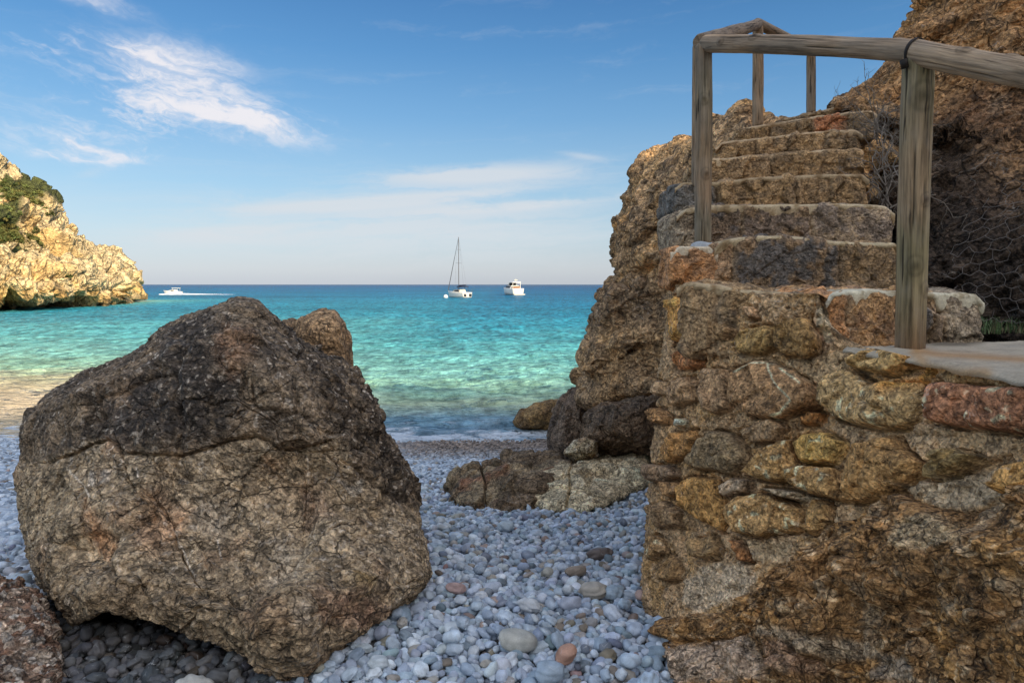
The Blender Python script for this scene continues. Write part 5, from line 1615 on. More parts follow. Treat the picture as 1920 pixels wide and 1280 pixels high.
def build_railing():
    A = lambda x, y, Y: at(x, y, Y)
    root = thing('wooden_railing', A(1706, 655, 2.35), 'weathered round log railing with upright posts beside the stone stairs', 'railing')
    BRN, GRY = (0.31, 0.205, 0.12), (0.22, 0.17, 0.12)
    # posts (foot, head)
    rp0 = A(1706, 662, 2.36); rp1 = A(1722, 108, 2.385)
    log_mesh('post', rp0, rp1, 0.0465, 0.050, root, (0.27, 0.205, 0.11), (0.31, 0.215, 0.125), 401, knots=[(-1.7, 0.86, 0.020), (-1.3, 0.52, 0.010), (-1.0, 0.22, 0.012), (-1.9, 0.30, 0.014)], green=0.28, base_tint=(0.18, 0.10, 0.05), label='thick greenish post standing on the landing, stained rusty at its foot')
    lp0 = A(1318, 457, 3.42); lp1 = A(1319.5, 84, 3.44)
    log_mesh('post', lp0, lp1, 0.0415, 0.041, root, BRN, GRY, 411, knots=[(-1.5, 0.35, 0.012), (-1.8, 0.72, 0.012)], green=0.25)
    bp0 = A(1309, 350, 3.98); bp1 = A(1310, 84, 4.0)
    log_mesh('post', bp0, bp1, 0.036, 0.035, root, BRN, GRY, 421, nring=80, seg=32)
    mp0 = A(1421, 238, 6.0); mp1 = A(1421, 50, 6.02)
    log_mesh('post', mp0, mp1, 0.046, 0.044, root, BRN, GRY, 431, nring=80, seg=32)
    fp0 = A(1520.5, 212, 7.0); fp1 = A(1521, 92, 7.02)
    log_mesh('post', fp0, fp1, 0.044, 0.043, root, BRN, GRY, 441, nring=80, seg=32)
    # front rail: two logs meeting over the right post, running down past the frame edge
    j = A(1716, 97, 2.385)
    log_mesh('rail', A(1322, 83, 3.44), j + (j - A(1322, 83, 3.44)) * 0.004, 0.042, 0.0375, root, (0.36, 0.245, 0.15), (0.24, 0.18, 0.125), 451, knots=[(2.2, 0.32, 0.014), (0.4, 0.5, 0.014), (1.2, 0.93, 0.01), (3.0, 0.14, 0.01)], nring=220, seg=64, bow=0.008)
    e = A(1930, 138, 1.98); far = j + (e - j) * 2.6
    log_mesh('rail', j - (e - j) * 0.03 + np.array([0, 0.006, 0.0]), far, 0.0395, 0.041, root, (0.38, 0.265, 0.165), (0.26, 0.19, 0.13), 461, knots=[(2.0, 0.2, 0.012), (1.4, 0.33, 0.01)], nring=260, seg=64)
    log_mesh('post', [far[0] - 0.02, far[1] + 0.1, 2.56], far + np.array([-0.02, 0.1, -0.02]), 0.047, 0.046, root, (0.21, 0.17, 0.11), GRY, 471, green=0.5, nring=80, seg=32)
    # upper rails climbing behind
    t2 = A(1421, 46, 6.02)
    log_mesh('rail', A(1314, 80, 3.47), t2, 0.042, 0.042, root, (0.23, 0.165, 0.11), (0.28, 0.20, 0.13), 481)
    log_mesh('rail', t2 + np.array([-0.02, -0.03, 0]), A(1521, 86, 7.02) + np.array([0.10, 0.12, -0.03]), 0.042, 0.040, root, (0.23, 0.165, 0.11), (0.28, 0.20, 0.13), 491, nring=90, seg=40)
    # metal straps at the joints
    m_iron = simple_mat('dark_iron', (0.035, 0.028, 0.024), 0.7, 0.6, nz=0.5, ns=30)
    def strap(c, d, r, w):
        d = np.asarray(d, float); d /= np.linalg.norm(d)
        up = np.array([0, 0, 1.0]); a = np.cross(up, d); a /= np.linalg.norm(a); b = np.cross(d, a)
        th = np.linspace(0, 2 * math.pi, 41)
        V = []
        for z, rr in ((-w / 2, r), (-w / 2, r + 0.003), (w / 2, r + 0.003), (w / 2, r)):
            V.append(c + d * z + rr * (np.cos(th)[:, None] * a + np.sin(th)[:, None] * b))
        mesh_obj('strap', np.concatenate(V), grid_faces(4, 41), m_iron, root)
    strap(j, j - A(1322, 83, 3.44), 0.0405, 0.012)
    MB().tube([A(1694, 112, 2.36), A(1697, 128, 2.36)], 0.012, 16).build('bolt', m_iron, root)
    # grey plaster collar at the foot of the left post
    c0 = A(1318, 462, 3.42)
    th = np.linspace(0, 2 * math.pi, 41)
    prof = [(0.060, -0.02), (0.058, 0.004), (0.052, 0.016), (0.043, 0.020), (0.030, 0.018)]
    V = np.concatenate([np.stack([c0[0] + r * (1 + 0.08 * np.sin(3 * th)) * np.cos(th), c0[1] + r * np.sin(th), c0[2] + z + 0.004 * np.sin(2 * th)], 1) for r, z in prof])
    mesh_obj('collar', V, grid_faces(len(prof), 41), M_MORTAR, root, col=np.tile([[0.42, 0.44, 0.46]], (len(V), 1)))


# ------------------------------------------------------------------ pebbles
PAL = [((0.39, 0.44, 0.50), 'pale blue-grey', 0.44), ((0.27, 0.32, 0.38), 'blue-grey', 0.22), ((0.50, 0.53, 0.56), 'whitish', 0.18), ((0.17, 0.195, 0.23), 'dark slate', 0.07),
       ((0.31, 0.28, 0.24), 'beige', 0.05), ((0.20, 0.155, 0.12), 'brown', 0.025), ((0.33, 0.235, 0.20), 'pinkish', 0.015)]
PALW = np.array([p[2] for p in PAL]); PALW /= PALW.sum()


PT = np.array([1.12, 1.13, 1.13])


def peb_shape(level, ax, rot, ctr, seed, nz=0.10):
    D, T = ico(level)
    e = 2.35
    t = (np.abs(D) ** e).sum(1) ** (-1 / e)
    r = np.random.default_rng(seed)
    lob = D @ r.normal(size=(3, 3)) * 0.9 + r.uniform(0, 50, 3)
    s = 1 + nz * perlin(lob, seed % 50) * 1.6
    V = D * (t * s)[:, None] * ax
    return V @ rot.T + ctr, T


def rotm(yaw, tx, ty):
    c, s = math.cos(yaw), math.sin(yaw)
    Rz = np.array([[c, -s, 0], [s, c, 0], [0, 0, 1]])
    c, s = math.cos(tx), math.sin(tx); Rx = np.array([[1, 0, 0], [0, c, -s], [0, s, c]])
    c, s = math.cos(ty), math.sin(ty); Ry = np.array([[c, 0, s], [0, 1, 0], [-s, 0, c]])
    return Ry @ Rx @ Rz


def build_pebbles():
    r = np.random.default_rng(42)
    x0, x1, y0, y1, res = -3.6, 2.4, 2.15, 8.0, 0.0125
    nx, ny = int((x1 - x0) / res), int((y1 - y0) / res)
    gx = x0 + (np.arange(nx) + 0.5) * res; gy = y0 + (np.arange(ny) + 0.5) * res
    GX, GY = np.meshgrid(gx, gy, indexing='ij')
    G0_ = bz(GX, GY); H = G0_.copy()
    boul = [(80, 850), (60, 1030), (120, 1120), (200, 1120), (330, 1140), (470, 1190), (560, 1230), (680, 1170), (775, 1080), (760, 1000), (740, 900), (600, 700), (250, 700)]
    wallp = [(1225, 880), (1225, 1150), (1330, 1300), (2400, 1300), (2400, 500), (1250, 500)]
    def fits(x, y, z):
        p = np.array([[x, y, z]]); a, b, _ = proj(p)
        return a[0], b[0]
    out = []
    def wantsize(y):
        return 0.0122 + 0.0140 * r.random() ** 2 + (0.016 * r.random() ** 6) + 0.004 * max(0, 1 - abs(y - 4) / 3)
    def place(x, y, a, b, c, yaw, lift=0.0, colid=None):
        ra = max(a, b)
        i0, i1 = int((x - ra - x0) / res), int((x + ra - x0) / res) + 1
        j0, j1 = int((y - ra - y0) / res), int((y + ra - y0) / res) + 1
        if i0 < 0 or j0 < 0 or i1 >= nx or j1 >= ny: return None
        X = GX[i0:i1, j0:j1] - x; Y = GY[i0:i1, j0:j1] - y
        cs, sn = math.cos(yaw), math.sin(yaw)
        u = (X * cs + Y * sn) / a; v = (-X * sn + Y * cs) / b
        q = 1 - u * u - v * v
        m = q > 0
        if m.sum() < 3: return None
        h = H[i0:i1, j0:j1]
        hm = h[m]
        # resting height: where the lower half first bears on what lies beneath, sunk slightly
        under = hm + c * np.sqrt(q[m])
        z = np.percentile(under, 62) + lift
        gxs = (X[m] * hm).sum() / ((X[m] ** 2).sum() + 1e-6); gys = (Y[m] * hm).sum() / ((Y[m] ** 2).sum() + 1e-6)
        top = z + c * np.sqrt(np.clip(q, 0, None))
        H[i0:i1, j0:j1] = np.where(m, np.maximum(h, top), h)
        mx = hm.mean()
        gxs = ((hm - mx) * X[m]).sum() / ((X[m] ** 2).sum() + 1e-6); gys = ((hm - mx) * Y[m]).sum() / ((Y[m] ** 2).sum() + 1e-6)
        return dict(x=x, y=y, z=z, a=a, b=b, c=c, yaw=yaw, tx=math.atan(np.clip(gys, -0.6, 0.6)), ty=-math.atan(np.clip(gxs, -0.6, 0.6)), col=colid)
    N = 37000
    cx = r.uniform(x0 + 0.1, x1 - 0.1, (N, 5)); cy = y0 + 0.08 + (y1 - y0 - 0.16) * r.random((N, 5)) ** 1.0
    for k in range(N):
        best = None
        for q in range(5):
            x, y = cx[k, q], cy[k, q]
            i, j = int((x - x0) / res), int((y - y0) / res)
            lvl = H[i, j] - G0_[i, j]
            if best is None or lvl < best[0]: best = (lvl, x, y)
        _, x, y = best
        s = wantsize(y)
        if k < N * 0.25: s *= 0.85
        a = s * r.uniform(0.95, 1.35); b = s * r.uniform(0.75, 1.0); c = s * r.uniform(0.5, 0.8)
        p = place(x, y, a, b, c, r.uniform(0, math.pi))
        if p: out.append(p)
    # stones that stand out in the photograph: (px, py, half width px, aspect b/a, c/a, yaw, colour, label)
    SPEC = [(972, 1182, 38, 0.62, 0.50, 0.1, (0.36, 0.35, 0.31), 'long smooth pale greenish-grey oval stone, largest lying alone in the near shingle'),
            (1030, 1236, 30, 0.80, 0.62, 0.5, (0.30, 0.36, 0.42), 'squarish blue-grey stone touching the rusty stone at the bottom of the shingle'),
            (1062, 1205, 22, 0.82, 0.6, 0.2, (0.40, 0.22, 0.15), 'rusty red-brown stone resting against the squarish blue-grey stone'),
            (1112, 1090, 27, 0.72, 0.55, -0.5, (0.38, 0.33, 0.27), 'tan and grey oval stone a little left of the wall foot'),
            (1152, 1092, 20, 0.85, 0.65, 0.2, (0.26, 0.31, 0.35), 'dark banded blue stone right beside the tan oval stone'),
            (1126, 1023, 24, 0.55, 0.45, 0.1, (0.13, 0.10, 0.085), 'dark brown flat oval stone in the middle of the grey shingle'),
            (1172, 1118, 21, 0.55, 0.45, 0.9, (0.34, 0.41, 0.48), 'slanting long pale blue pebble close to the wall foot'),
            (992, 1112, 22, 0.75, 0.5, 0.0, (0.45, 0.46, 0.47), 'broad whitish stone with a tan cap in the middle shingle'),
            (1080, 1057, 20, 0.62, 0.5, 0.0, (0.26, 0.20, 0.15), 'brown and grey rounded stone left of the dark brown oval'),
            (40, 1100, 19, 0.92, 0.8, 0.0, (0.44, 0.52, 0.60), 'round pale blue stone left of the boulder, lower of the two balls'),
            (36, 1075, 18, 0.85, 0.75, 0.0, (0.38, 0.46, 0.54), 'round pale blue stone left of the boulder, upper of the two balls'),
            (1182, 1216, 20, 0.9, 0.7, 0.2, (0.46, 0.53, 0.60), 'large pale blue round stone near the bottom beside the wall'),
            (1218, 1255, 26, 0.8, 0.65, 0.9, (0.42, 0.50, 0.58), 'large pale blue stone at the bottom edge below the wall corner'),
            (365, 1262, 34, 0.6, 0.5, 0.0, (0.36, 0.34, 0.30), 'pale tan and grey stone in front of the hollow under the boulder'),
            (848, 1175, 19, 0.7, 0.6, 0.0, (0.48, 0.55, 0.62), 'smooth bright pale stone right of the boulder foot'),
            (948, 975, 15, 0.8, 0.7, 0.0, (0.40, 0.46, 0.50), 'round pale stone just in front of the brown rock shelf')]
    for (sx, sy, hw, ba, ca, yaw, colr, lab) in SPEC:
        k = (CP * (sy - 640) / F + SP) / (CP - SP * (sy - 640) / F)
        Y = 3.0
        for _ in range(20):
            X = (sx - 960) / F * Y * 1.02
            Y = float((CAMZ - bz(X, Y) - 0.12) / k)
        a = hw / F * Y
        p = place((sx - 960) / F * (Y * CP + (CAMZ - 1.4) * SP), Y, a, a * ba, a * ca, yaw, lift=0.008)
        if p:
            p['spec'] = (colr, lab); out.append(p)
    # visible ones, largest in view first
    P = np.array([[o['x'], o['y'], o['z']] for o in out]); px, py, f = proj(P)
    sd = poly_sdf(px, py, boul); wd = poly_sdf(px, py, wallp)
    score = []
    for n, o in enumerate(out):
        i, j = int((o['x'] - x0) / res), int((o['y'] - y0) / res)
        ex = (o['z'] + o['c'] - H[i, j]) > -0.35 * o['c']
        ok = ex and 5 < px[n] < 1915 and py[n] < 1285 and sd[n] > 2 and wd[n] > 2
        score.append((o['a'] / f[n]) if ok else 0.0)
        if 'spec' in o: score[-1] = 9.0
    order = np.argsort(-np.array(score))
    chosen = set(order[:300].tolist())
    colr = [None] * len(out)
    groups = 'pebbles lying on the beach'
    Vs, Ts, Cs = [], [], []; off = 0
    ROCKZ = [((80, 935), 0)]
    for n, o in enumerate(out):
        ci = int(r.choice(len(PAL), p=PALW))
        base = np.array(PAL[ci][0]) * r.uniform(0.8, 1.2) + r.normal(0, 0.008, 3)
        if 'spec' in o: base = np.array(o['spec'][0])
        big = n in chosen
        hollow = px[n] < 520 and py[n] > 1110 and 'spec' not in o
        if hollow: base = base * np.array([0.20, 0.175, 0.155]) * (0.45 + 0.75 * min(1.0, max(0.0, (py[n] - 1150) / 110.0)))  # damp brown tone, with the hollow's shade painted into the colour
        vis_ = score[n] > 0 or (abs(px[n] - 960) < 1100 and py[n] > 600)
        if not big and not vis_ : lv = 1
        else: lv = 3 if big else 2
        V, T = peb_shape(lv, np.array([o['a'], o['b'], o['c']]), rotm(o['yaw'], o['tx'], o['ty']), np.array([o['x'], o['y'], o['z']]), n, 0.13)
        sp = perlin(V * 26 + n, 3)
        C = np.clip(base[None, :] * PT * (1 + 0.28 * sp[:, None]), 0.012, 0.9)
        if big:
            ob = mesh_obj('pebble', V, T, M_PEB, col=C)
            if 'spec' in o:
                tag(ob, o['spec'][1], 'stone', groups)
            else:
                if px[n] < 120 and py[n] < 1090: wh = 'on the beach left of the boulder'
                elif px[n] < 560 and py[n] > 1100: wh = 'in front of the hollow under the boulder'
                elif py[n] < 960: wh = 'just in front of the flat shelf rocks'
                elif py[n] > 1150: wh = 'at the near end of the shingle between boulder and wall'
                else: wh = 'midway along the shingle between boulder and wall'
                tag(ob, ('smooth damp pebble darkened with painted shade ' if hollow else 'smooth ' + PAL[ci][1] + ' pebble ') + wh, 'pebble', groups)
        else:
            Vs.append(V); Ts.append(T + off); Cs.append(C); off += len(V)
    # finer shingle further down the beach
    D1, T1 = ico(1)
    for (xa, xb, ya, yb, cnt, s0, s1) in ((-2.9, 1.9, 7.6, 12.5, 17000, 0.012, 0.032), (-9.9, -1.9, 5.0, 12.6, 0, 0, 0), (-3.2, -0.3, 7.9, 9.5, 2500, 0.015, 0.035)):
        if not cnt: continue
        X = r.uniform(xa, xb, cnt); Y = r.uniform(ya, yb, cnt)
        addfine(Vs, Ts, Cs, X, Y, s0, s1, r, D1, T1, off); off += cnt * len(D1)
    n_ = 15000
    Y = 3.4 + 9.2 * r.random(n_) ** 0.85; X = -Y * r.uniform(0.55, 0.86, n_)
    addfine(Vs, Ts, Cs, X, Y, 0.018, 0.045, r, D1, T1, off); off += n_ * len(D1)
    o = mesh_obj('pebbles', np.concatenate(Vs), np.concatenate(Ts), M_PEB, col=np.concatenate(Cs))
    tag(o, 'mass of smaller grey and blue pebbles covering the beach', None, None, 'stuff')


def addfine(Vs, Ts, Cs, X, Y, s0, s1, r, D, T, off):
    n = len(X)
    s = s0 + (s1 - s0) * r.random(n) ** 2
    Z = bz(X, Y) + s * r.uniform(0.1, 0.7, n)
    ax = np.stack([s * r.uniform(0.9, 1.4, n), s * r.uniform(0.7, 1.1, n), s * r.uniform(0.45, 0.75, n)], 1)
    yaw = r.uniform(0, math.pi, n); c, sn = np.cos(yaw), np.sin(yaw)
    L = D[None] * ax[:, None]
    tl = r.normal(0, 0.25, n)
    L2 = np.stack([L[..., 0] * c[:, None] - L[..., 1] * sn[:, None], L[..., 0] * sn[:, None] + L[..., 1] * c[:, None], L[..., 2] + L[..., 0] * tl[:, None]], -1)
    V = L2 + np.stack([X, Y, Z], 1)[:, None]
    Vs.append(V.reshape(-1, 3)); Ts.append((T[None] + (np.arange(n) * len(D))[:, None, None]).reshape(-1, 3) + off)
    ci = r.choice(len(PAL), n, p=PALW)
    base = np.array([p[0] for p in PAL])[ci] * r.uniform(0.7, 1.2, (n, 1))
    # brownish gravel band by the water
    w = sstep(Y, 8.8, 11.0)[:, None] * sstep(X, -4, -1)[:, None]
    gr = np.array([0.20, 0.15, 0.115]) * r.uniform(0.35, 1.7, (n, 1))
    base = base * (1 - w) + gr * w
    Cs.append(np.repeat(np.clip(base * PT, 0.02, 0.9), len(D), axis=0))


# ------------------------------------------------------------------ wire netting, grass, dry plant
def build_netting():
    r = np.random.default_rng(3)
    m = simple_mat('rusty_wire', (0.20, 0.17, 0.15), 0.55, 0.5, nz=0.4, ns=40)
    mb = MB()
    s = 0.034
    # hexagon lattice in (u,v), draped on the cliff foot and slumping at its left edge
    def pos(u, v):
        w = 0.03 * math.sin(u * 9 + v * 7) + 0.05 * math.sin(v * 5.0 + u * 3)
        q = at(1800 + 0 * u, 610, 2.95)
        x = q[0] + u + 0.30 * v * v * 0.9 + 0.02 * math.sin(13 * v + 5 * u) + 0.12 * v
        y = 3.02 - 0.28 * u + 0.10 * v + w
        z = 2.60 + v + 0.02 * math.sin(11 * u)
        return np.array([x, y, z])
    pts = {}
    def key(a, b): return (round(a, 4), round(b, 4))
    edges = set()
    for i in range(-1, 20):
        for j in range(0, 13):
            cx_ = i * s * math.sqrt(3) + (j % 2) * s * math.sqrt(3) / 2; cy_ = j * s * 1.5
            vs = [key(cx_ + s * math.sin(k * math.pi / 3), cy_ + s * math.cos(k * math.pi / 3)) for k in range(6)]
            for k in range(6):
                edges.add(tuple(sorted((vs[k], vs[(k + 1) % 6]))))
    jit = {}
    for a, b in sorted(edges):
        for q in (a, b):
            if q not in jit: jit[q] = r.normal(0, 0.006, 3)
        if a[1] < 0.0 or b[1] < 0.0 or a[0] < 0.0: continue
        if r.random() < 0.05: continue
        p, q = pos(*a) + jit[a], pos(*b) + jit[b]
        mid = (p + q) / 2 + r.normal(0, 0.003, 3)
        mb.tube([p, mid, q], 0.0011, 4, caps=False)
    o = mb.build('wire_netting', m)
    tag(o, 'torn rusty hexagonal wire netting slumped against the dark cliff foot', 'wire netting')


def build_plants():
    r = np.random.default_rng(12)
    # grass tuft
    n = 420
    gx_ = r.choice(r.uniform(1835, 2010, 26), n) + r.normal(0, 5, n)
    b0 = at(gx_, 533, 2.95 + 0.35 * r.random(n)); b0[:, 2] = 2.585 + 0 * b0[:, 2]
    h = r.uniform(0.012, 0.075, n); a = r.uniform(0, 6.28, n); lean = r.uniform(0.1, 0.8, n) * h
    d = np.stack([np.cos(a), np.sin(a), 0 * a], 1); side = np.stack([-np.sin(a), np.cos(a), 0 * a], 1) * 0.0022
    tip = b0 + d * lean[:, None] + np.stack([0 * h, 0 * h, h], 1)
    mid = b0 + d * (lean * 0.35)[:, None] + np.stack([0 * h, 0 * h, h * 0.6], 1)
    V = np.stack([b0 - side, b0 + side, mid + side * 0.8, mid - side * 0.8, tip], 1).reshape(-1, 3)
    k = np.arange(n)[:, None] * 5
    m, t, p = mat_new('grass_blades')
    t.put(p.inputs['Base Color'], t.n('ShaderNodeAttribute', attribute_name='Col').outputs['Color']); p.inputs['Roughness'].default_value = 0.7
    c = np.repeat(np.array([0.07, 0.115, 0.035])[None] * r.uniform(0.5, 1.5, (n, 1)), 5, axis=0)
    dry = np.repeat(r.random(n) < 0.25, 5); c[dry] = (0.18, 0.15, 0.08)
    o = mesh_obj('grass', V, [k + np.array([0, 1, 2, 3]), k + np.array([3, 2, 4])], m, col=c, smooth=False)
    tag(o, 'low green grass growing on the landing at the cliff foot', None, None, 'stuff')
    # dry shrub at the right end of the upper steps
    mt = simple_mat('dry_twig', (0.20, 0.165, 0.13), 0.8, nz=0.4, ns=20)
    def twigs(name, root, label, n, ln, up, rad, cat='shrub'):
        mb = MB()
        def grow(p, d, l, rr, depth):
            pts = [p]; q = p.copy(); dd = d.copy()
            for _ in range(6):
                dd = dd + r.normal(0, 0.22, 3); dd /= np.linalg.norm(dd); q = q + dd * l / 6; pts.append(q)
            mb.tube(pts, np.linspace(rr, rr * 0.5, 7), 5, caps=False)
            if depth:
                for _ in range(3):
                    k = r.integers(2, 7)
                    nd = dd + r.normal(0, 0.7, 3); nd /= np.linalg.norm(nd)
                    grow(pts[k], nd, l * r.uniform(0.4, 0.75), rr * 0.6, depth - 1)
        for _ in range(n):
            d = np.array(up) + r.normal(0, 0.45, 3); d /= np.linalg.norm(d)
            grow(np.array(root) + r.normal(0, 0.03, 3), d, ln * r.uniform(0.6, 1.1), rad, 3)
        o = mb.build(name, mt)
        return tag(o, label, cat)
    twigs('dry_shrub', at(1662, 395, 4.25), 'leafless dry grey shrub between the steps and the dark cliff', 9, 0.42, (-0.25, -0.1, 1.0), 0.006)
    twigs('dry_shrub', at(1650, 262, 4.7), 'small tangled dry shrub at the right end of the top steps', 8, 0.28, (-0.5, -0.2, 0.8), 0.005)


# ------------------------------------------------------------------ boats
def loft_hull(L, B, H, flare=0.12, sheer=0.25, ns=24):
    """hull sections from stern (x=0) to bow (x=L); returns MB-ready V, faces (open deck closed by a lid)"""
    sec = []
    m = 9
    for i in range(ns):
        t = i / (ns - 1)
        hb = B / 2 * (1 - max(0, (t - 0.35) / 0.65) ** 2.2) * (0.9 + 0.1 * min(1, t * 4)) + 0.02
        top = H * (1 + sheer * t * t)
        keel = -0.25 * (1 - t ** 3)
        r = []
        for k in range(m):
            a = k / (m - 1)
            y = hb * (1 - flare * 1.5 * (1 - a) ** 1.5) * min(1, a * 3.5) ** 0.6
            z = keel + (top - keel) * a
            r.append((t * L + (a - 0.6) * 0.4 * (t > 0.8) * (t - 0.8) * 5, y, z))
        full = [(x, -y, z) for x, y, z in r[::-1]] + r[1:]
        sec.append(full)
    V = np.array(sec).reshape(-1, 3); nv = 2 * m - 1
    F_ = grid_faces(ns, nv)
    # deck + transom
    i = np.arange(ns - 1)
    deck = np.stack([i * nv, i * nv + nv - 1, (i + 1) * nv + nv - 1, (i + 1) * nv], 1)
    k = np.arange(m - 1)
    tr = np.stack([k, k + 1, nv - 2 - k, nv - 1 - k], 1)
    return V, [F_, deck, tr]


def build_boats():
    white = simple_mat('boat_gelcoat', (0.78, 0.74, 0.66), 0.35, nz=0.06, ns=3)
    cream = simple_mat('boat_deck', (0.62, 0.56, 0.45), 0.6, nz=0.1, ns=3)
    dark = simple_mat('boat_glass', (0.02, 0.025, 0.035), 0.12)
    alu = simple_mat('mast_metal', (0.10, 0.10, 0.11), 0.5, 0.2)
    navy = simple_mat('navy_canvas', (0.015, 0.02, 0.05), 0.9)
    wood = simple_mat('boat_teak', (0.20, 0.10, 0.05), 0.6)

    def boat_frame(px, Y, head):
        o = np.array([(px - 960) / F * Y * 1.0, Y, 0.0])
        c, s = math.cos(head), math.sin(head)
        R = np.array([[c, -s, 0], [s, c, 0], [0, 0, 1.0]])
        return o, R

    def part(V, o, R): return np.asarray(V, float) @ R.T + o

    def pb(mb, name, mat, root, o, R):
        V = np.concatenate(mb.V); V = part(V, o, R)
        Fc = []
        if mb.Q: Fc.append(np.concatenate(mb.Q))
        if mb.T: Fc.append(np.concatenate(mb.T))
        return mesh_obj(name, V, Fc, mat, root, smooth=False)

    def loft(profile, w0, w1, mb):
        """cabin: side profile (x,z) polygon swept across with tumblehome w0 (bottom) w1 (top)"""
        zs = [p[1] for p in profile]; z0, z1 = min(zs), max(zs)
        n = len(profile); V = []
        for sgn in (-1, 1):
            for x, z in profile:
                w = w0 + (w1 - w0) * (z - z0) / (z1 - z0)
                V.append((x, sgn * w / 2, z))
        Fq = [(i, (i + 1) % n, n + (i + 1) % n, n + i) for i in range(n)]
        mb.add(V, Fq)
        c0 = np.mean(V[:n], 0); c1 = np.mean(V[n:], 0)
        mb.add(np.concatenate([V, [c0, c1]]), [(2 * n, (i + 1) % n, i) for i in range(n)] + [(2 * n + 1, n + i, n + (i + 1) % n) for i in range(n)])

    # sailing yacht: bow to the left and away, stern towards us on the right
    o, R = boat_frame(874, 141.0, math.radians(180 - 47)); o[0] = (877 - 960) / F * 141
    root = thing('sailing_yacht', o, 'white sailing yacht with a tall bare mast, anchored left of the motor boat', 'sailing boat')
    V, Fs = loft_hull(6.4, 2.6, 1.15)
    hull = mesh_obj('hull', part(V, o, R), Fs, white, root)
    mb = MB(); mb.box((-0.04, -1.0, 0.28), (0.0 - 0.05, -0.35, 0.85)); mb.box((-0.04, 0.35, 0.28), (-0.05, 1.0, 0.85)); pb(mb, 'stern_window', dark, root, o, R)
    mb = MB(); loft([(1.6, 1.1), (1.7, 1.75), (3.4, 1.72), (4.4, 1.2)], 1.8, 1.4, mb); pb(mb, 'cabin', cream, root, o, R)
    mb = MB(); mb.box((1.9, -0.86, 1.32), (3.3, -0.80, 1.58)); mb.box((1.9, 0.80, 1.32), (3.3, 0.86, 1.58)); pb(mb, 'cabin_window', dark, root, o, R)
    mb = MB(); mb.tube([(2.9, 0, 1.2), (2.9, 0, 6), (2.88, 0, 12.6)], [0.085, 0.08, 0.06], 8); mast = pb(mb, 'mast', alu, root, o, R)
    mb = MB(); mb.tube([(2.9, -0.75, 7.2), (2.9, 0.75, 7.2)], 0.03, 6); mb.tube([(2.9, -0.5, 10), (2.9, 0.5, 10)], 0.025, 6); pb(mb, 'spreader', alu, mast, o, R)
    mb = MB(); mb.tube([(2.8, 0, 2.5), (0.6, 0, 2.65)], [0.14, 0.11], 8); pb(mb, 'boom', navy, root, o, R)
    mb = MB(); mb.tube([(6.5, 0, 1.5), (4.7, 0, 7.0), (2.95, 0, 12.3)], [0.09, 0.07, 0.03], 6); pb(mb, 'forestay', alu, root, o, R)
    mb = MB()
    for sgn in (-1, 1):
        mb.tube([(2.7, sgn * 1.2, 1.2), (2.9, sgn * 0.75, 7.2), (2.88, 0, 12.4)], 0.014, 4)
    mb.tube([(0, 0, 1.1), (2.88, 0, 12.5)], 0.014, 4); pb(mb, 'shroud', alu, root, o, R)
    mb = MB(); loft([(0.9, 2.25), (1.0, 2.45), (2.2, 2.45), (2.4, 2.2)], 2.1, 1.9, mb)
    for x in (1.0, 2.2):
        for y in (-0.95, 0.95): mb.tube([(x, y, 1.1), (x, y, 2.3)], 0.03, 5)
    pb(mb, 'sun_canopy', navy, root, o, R)
    mb = MB()
    for x in (0.1, 1.2, 2.4, 3.6, 4.8):
        for sgn in (-1, 1): mb.tube([(x, sgn * 1.15 * (1 if x < 3 else 0.8), 1.15), (x, sgn * 1.15 * (1 if x < 3 else 0.8), 1.75)], 0.022, 5)
    for sgn in (-1, 1): mb.tube([(0.1, sgn * 1.15, 1.75), (2.4, sgn * 1.15, 1.75), (4.8, sgn * 0.92, 1.8)], 0.018, 4)
    pb(mb, 'guard_rail', alu, root, o, R)
    # fender / tender at the bow
    o2 = np.array([(836 - 960) / F * 140, 140.0, 0.0])
    D, T = ico(3); Vd = D * np.array([0.45, 0.35, 0.42]) + o2 + np.array([0, 0, 0.3])
    tag(mesh_obj('buoy', Vd, T, simple_mat('buoy_plastic', (0.75, 0.74, 0.68), 0.5)), 'round white buoy floating at the bow of the sailing yacht', 'buoy')

    # motor yacht: seen from its stern quarter
    o, R = boat_frame(970, 176.0, math.radians(180 - 62)); o[0] = (972 - 960) / F * 176
    root = thing('motor_yacht', o, 'white motor yacht with a dark windscreen and hard top, right of the sailing yacht', 'motor boat')
    V, Fs = loft_hull(7.8, 3.5, 1.75, 0.14, 0.15); mesh_obj('hull', part(V, o, R), Fs, white, root)
    mb = MB(); mb.box((-0.7, -1.6, 0.1), (0.05, 1.6, 0.32)); pb(mb, 'swim_platform', cream, root, o, R)
    mb = MB(); loft([(1.6, 1.7), (1.8, 2.5), (3.6, 2.45), (5.6, 1.75)], 2.9, 2.3, mb); pb(mb, 'cabin', white, root, o, R)
    mb = MB(); mb.box((3.3, -1.40, 1.85), (4.6, -1.30, 2.3)); mb.box((2.0, 1.30, 1.9), (4.2, 1.42, 2.35)); pb(mb, 'side_window', dark, root, o, R)
    mb = MB(); loft([(3.5, 2.45), (3.1, 3.2), (3.2, 3.22), (3.75, 2.45)], 2.3, 1.9, mb); pb(mb, 'windscreen', dark, root, o, R)
    mb = MB(); loft([(0.8, 3.25), (0.9, 3.42), (3.3, 3.42), (3.5, 3.25)], 2.5, 2.3, mb); pb(mb, 'hard_top', white, root, o, R)
    mb = MB()
    for x in (1.0, 3.1):
        for y in (-1.1, 1.1): mb.tube([(x, y, 1.7), (x, y, 3.3)], 0.06, 6)
    pb(mb, 'top_support', white, root, o, R)
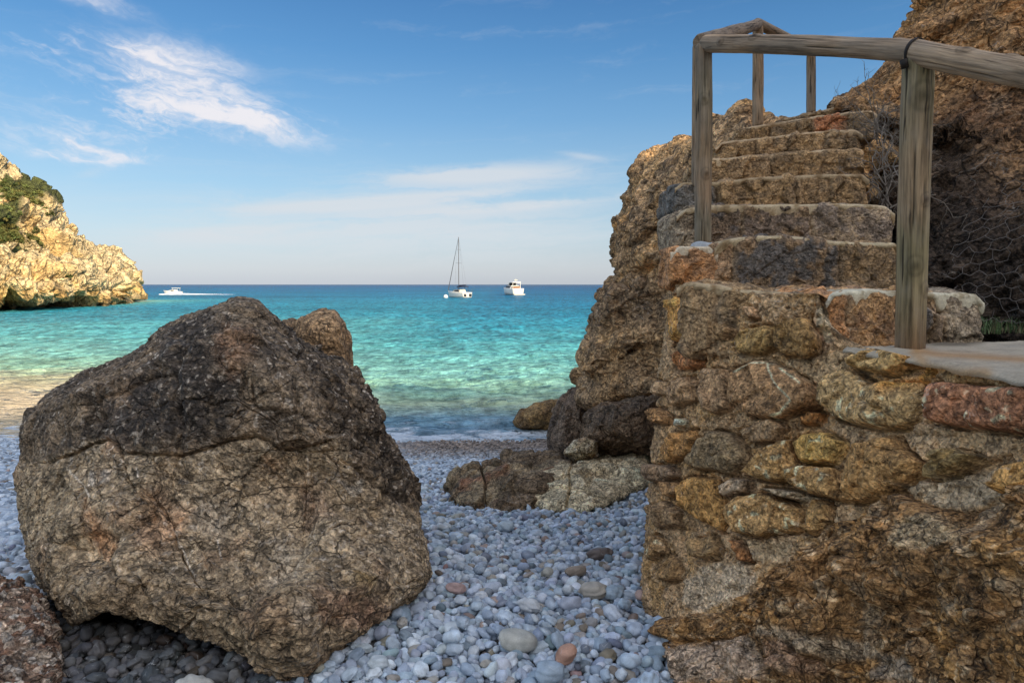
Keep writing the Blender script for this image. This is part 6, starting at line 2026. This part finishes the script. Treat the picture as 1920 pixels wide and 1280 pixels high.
    mb = MB(); mb.box((1.0, -1.05, 1.72), (1.9, 1.05, 2.35)); pb(mb, 'cockpit_seat', wood, root, o, R)
    mb = MB(); mb.tube([(1.4, 0, 3.4), (1.4, 0, 4.3)], 0.04, 6); mb.box((1.25, -0.5, 3.8), (1.4, 0.5, 3.95)); pb(mb, 'radar_mast', cream, root, o, R)
    mb = MB(); mb.tube([(0.3, 1.55, 2.3), (4.0, 1.6, 2.3), (7.6, 0.3, 2.6)], 0.03, 5); mb.tube([(0.3, -1.55, 2.3), (4.0, -1.6, 2.3), (7.6, -0.3, 2.6)], 0.03, 5)
    for x in (0.3, 2, 4, 6): mb.tube([(x, 1.6 * (1 - (x > 5) * 0.4), 1.7), (x, 1.6 * (1 - (x > 5) * 0.4), 2.35)], 0.025, 4)
    pb(mb, 'guard_rail', alu, root, o, R)

    # small speedboat heading left with its wake
    o, R = boat_frame(336, 186.0, math.radians(180 - 8)); o[0] = (341 - 960) / F * 186
    root = thing('speedboat', o, 'small white speedboat trailing foam beside the headland tip', 'motor boat')
    V, Fs = loft_hull(5.0, 1.9, 0.85, 0.15, 0.4); mesh_obj('hull', part(V, o, R), Fs, white, root)
    mb = MB(); loft([(1.2, 0.85), (1.5, 1.35), (2.6, 1.3), (3.6, 0.95)], 1.4, 1.1, mb); pb(mb, 'cabin', white, root, o, R)
    mb = MB(); mb.box((1.7, -0.72, 0.98), (2.6, -0.66, 1.22)); mb.box((1.7, 0.66, 0.98), (2.6, 0.72, 1.22)); pb(mb, 'window', dark, root, o, R)
    mb = MB(); loft([(0.6, 1.75), (0.6, 1.85), (2.2, 1.85), (2.3, 1.75)], 1.5, 1.4, mb)
    for x in (0.7, 2.1):
        for y in (-0.6, 0.6): mb.tube([(x, y, 0.8), (x, y, 1.8)], 0.03, 5)
    pb(mb, 'sun_canopy', white, root, o, R)
    # wake
    r = np.random.default_rng(8)
    m, t, p = mat_new('foam'); p.inputs['Base Color'].default_value = (0.75, 0.78, 0.8, 1); p.inputs['Roughness'].default_value = 0.8
    Vs, Ts = [], []; D, T = ico(1); off = 0
    def blob_(c, s):
        nonlocal off
        Vs.append(D * s + c); Ts.append(T + off); off += len(D)
    for _ in range(1500):
        t_ = r.random() ** 1.6
        x = o[0] + 0.2 + t_ * 14; w = 0.6 + 1.6 * t_
        blob_(np.array([x, o[1] + r.normal(0, w), 0.02]), np.array([r.uniform(0.15, 0.45), r.uniform(0.15, 0.4), (1 - t_) ** 1.5 * r.uniform(0.1, 0.35) + 0.03]))
    for _ in range(350):
        blob_(np.array([o[0] - r.uniform(-0.2, 4.8), o[1] - 1.1 + r.normal(0, 0.35), 0.03]), np.array([0.35, 0.25, r.uniform(0.05, 0.28)]))
    ob = mesh_obj('wake_foam', np.concatenate(Vs), np.concatenate(Ts), m)
    tag(ob, 'white foam wake spreading behind the speedboat', None, None, 'stuff')


build_railing()
build_pebbles()
build_netting()
build_plants()
build_boats()
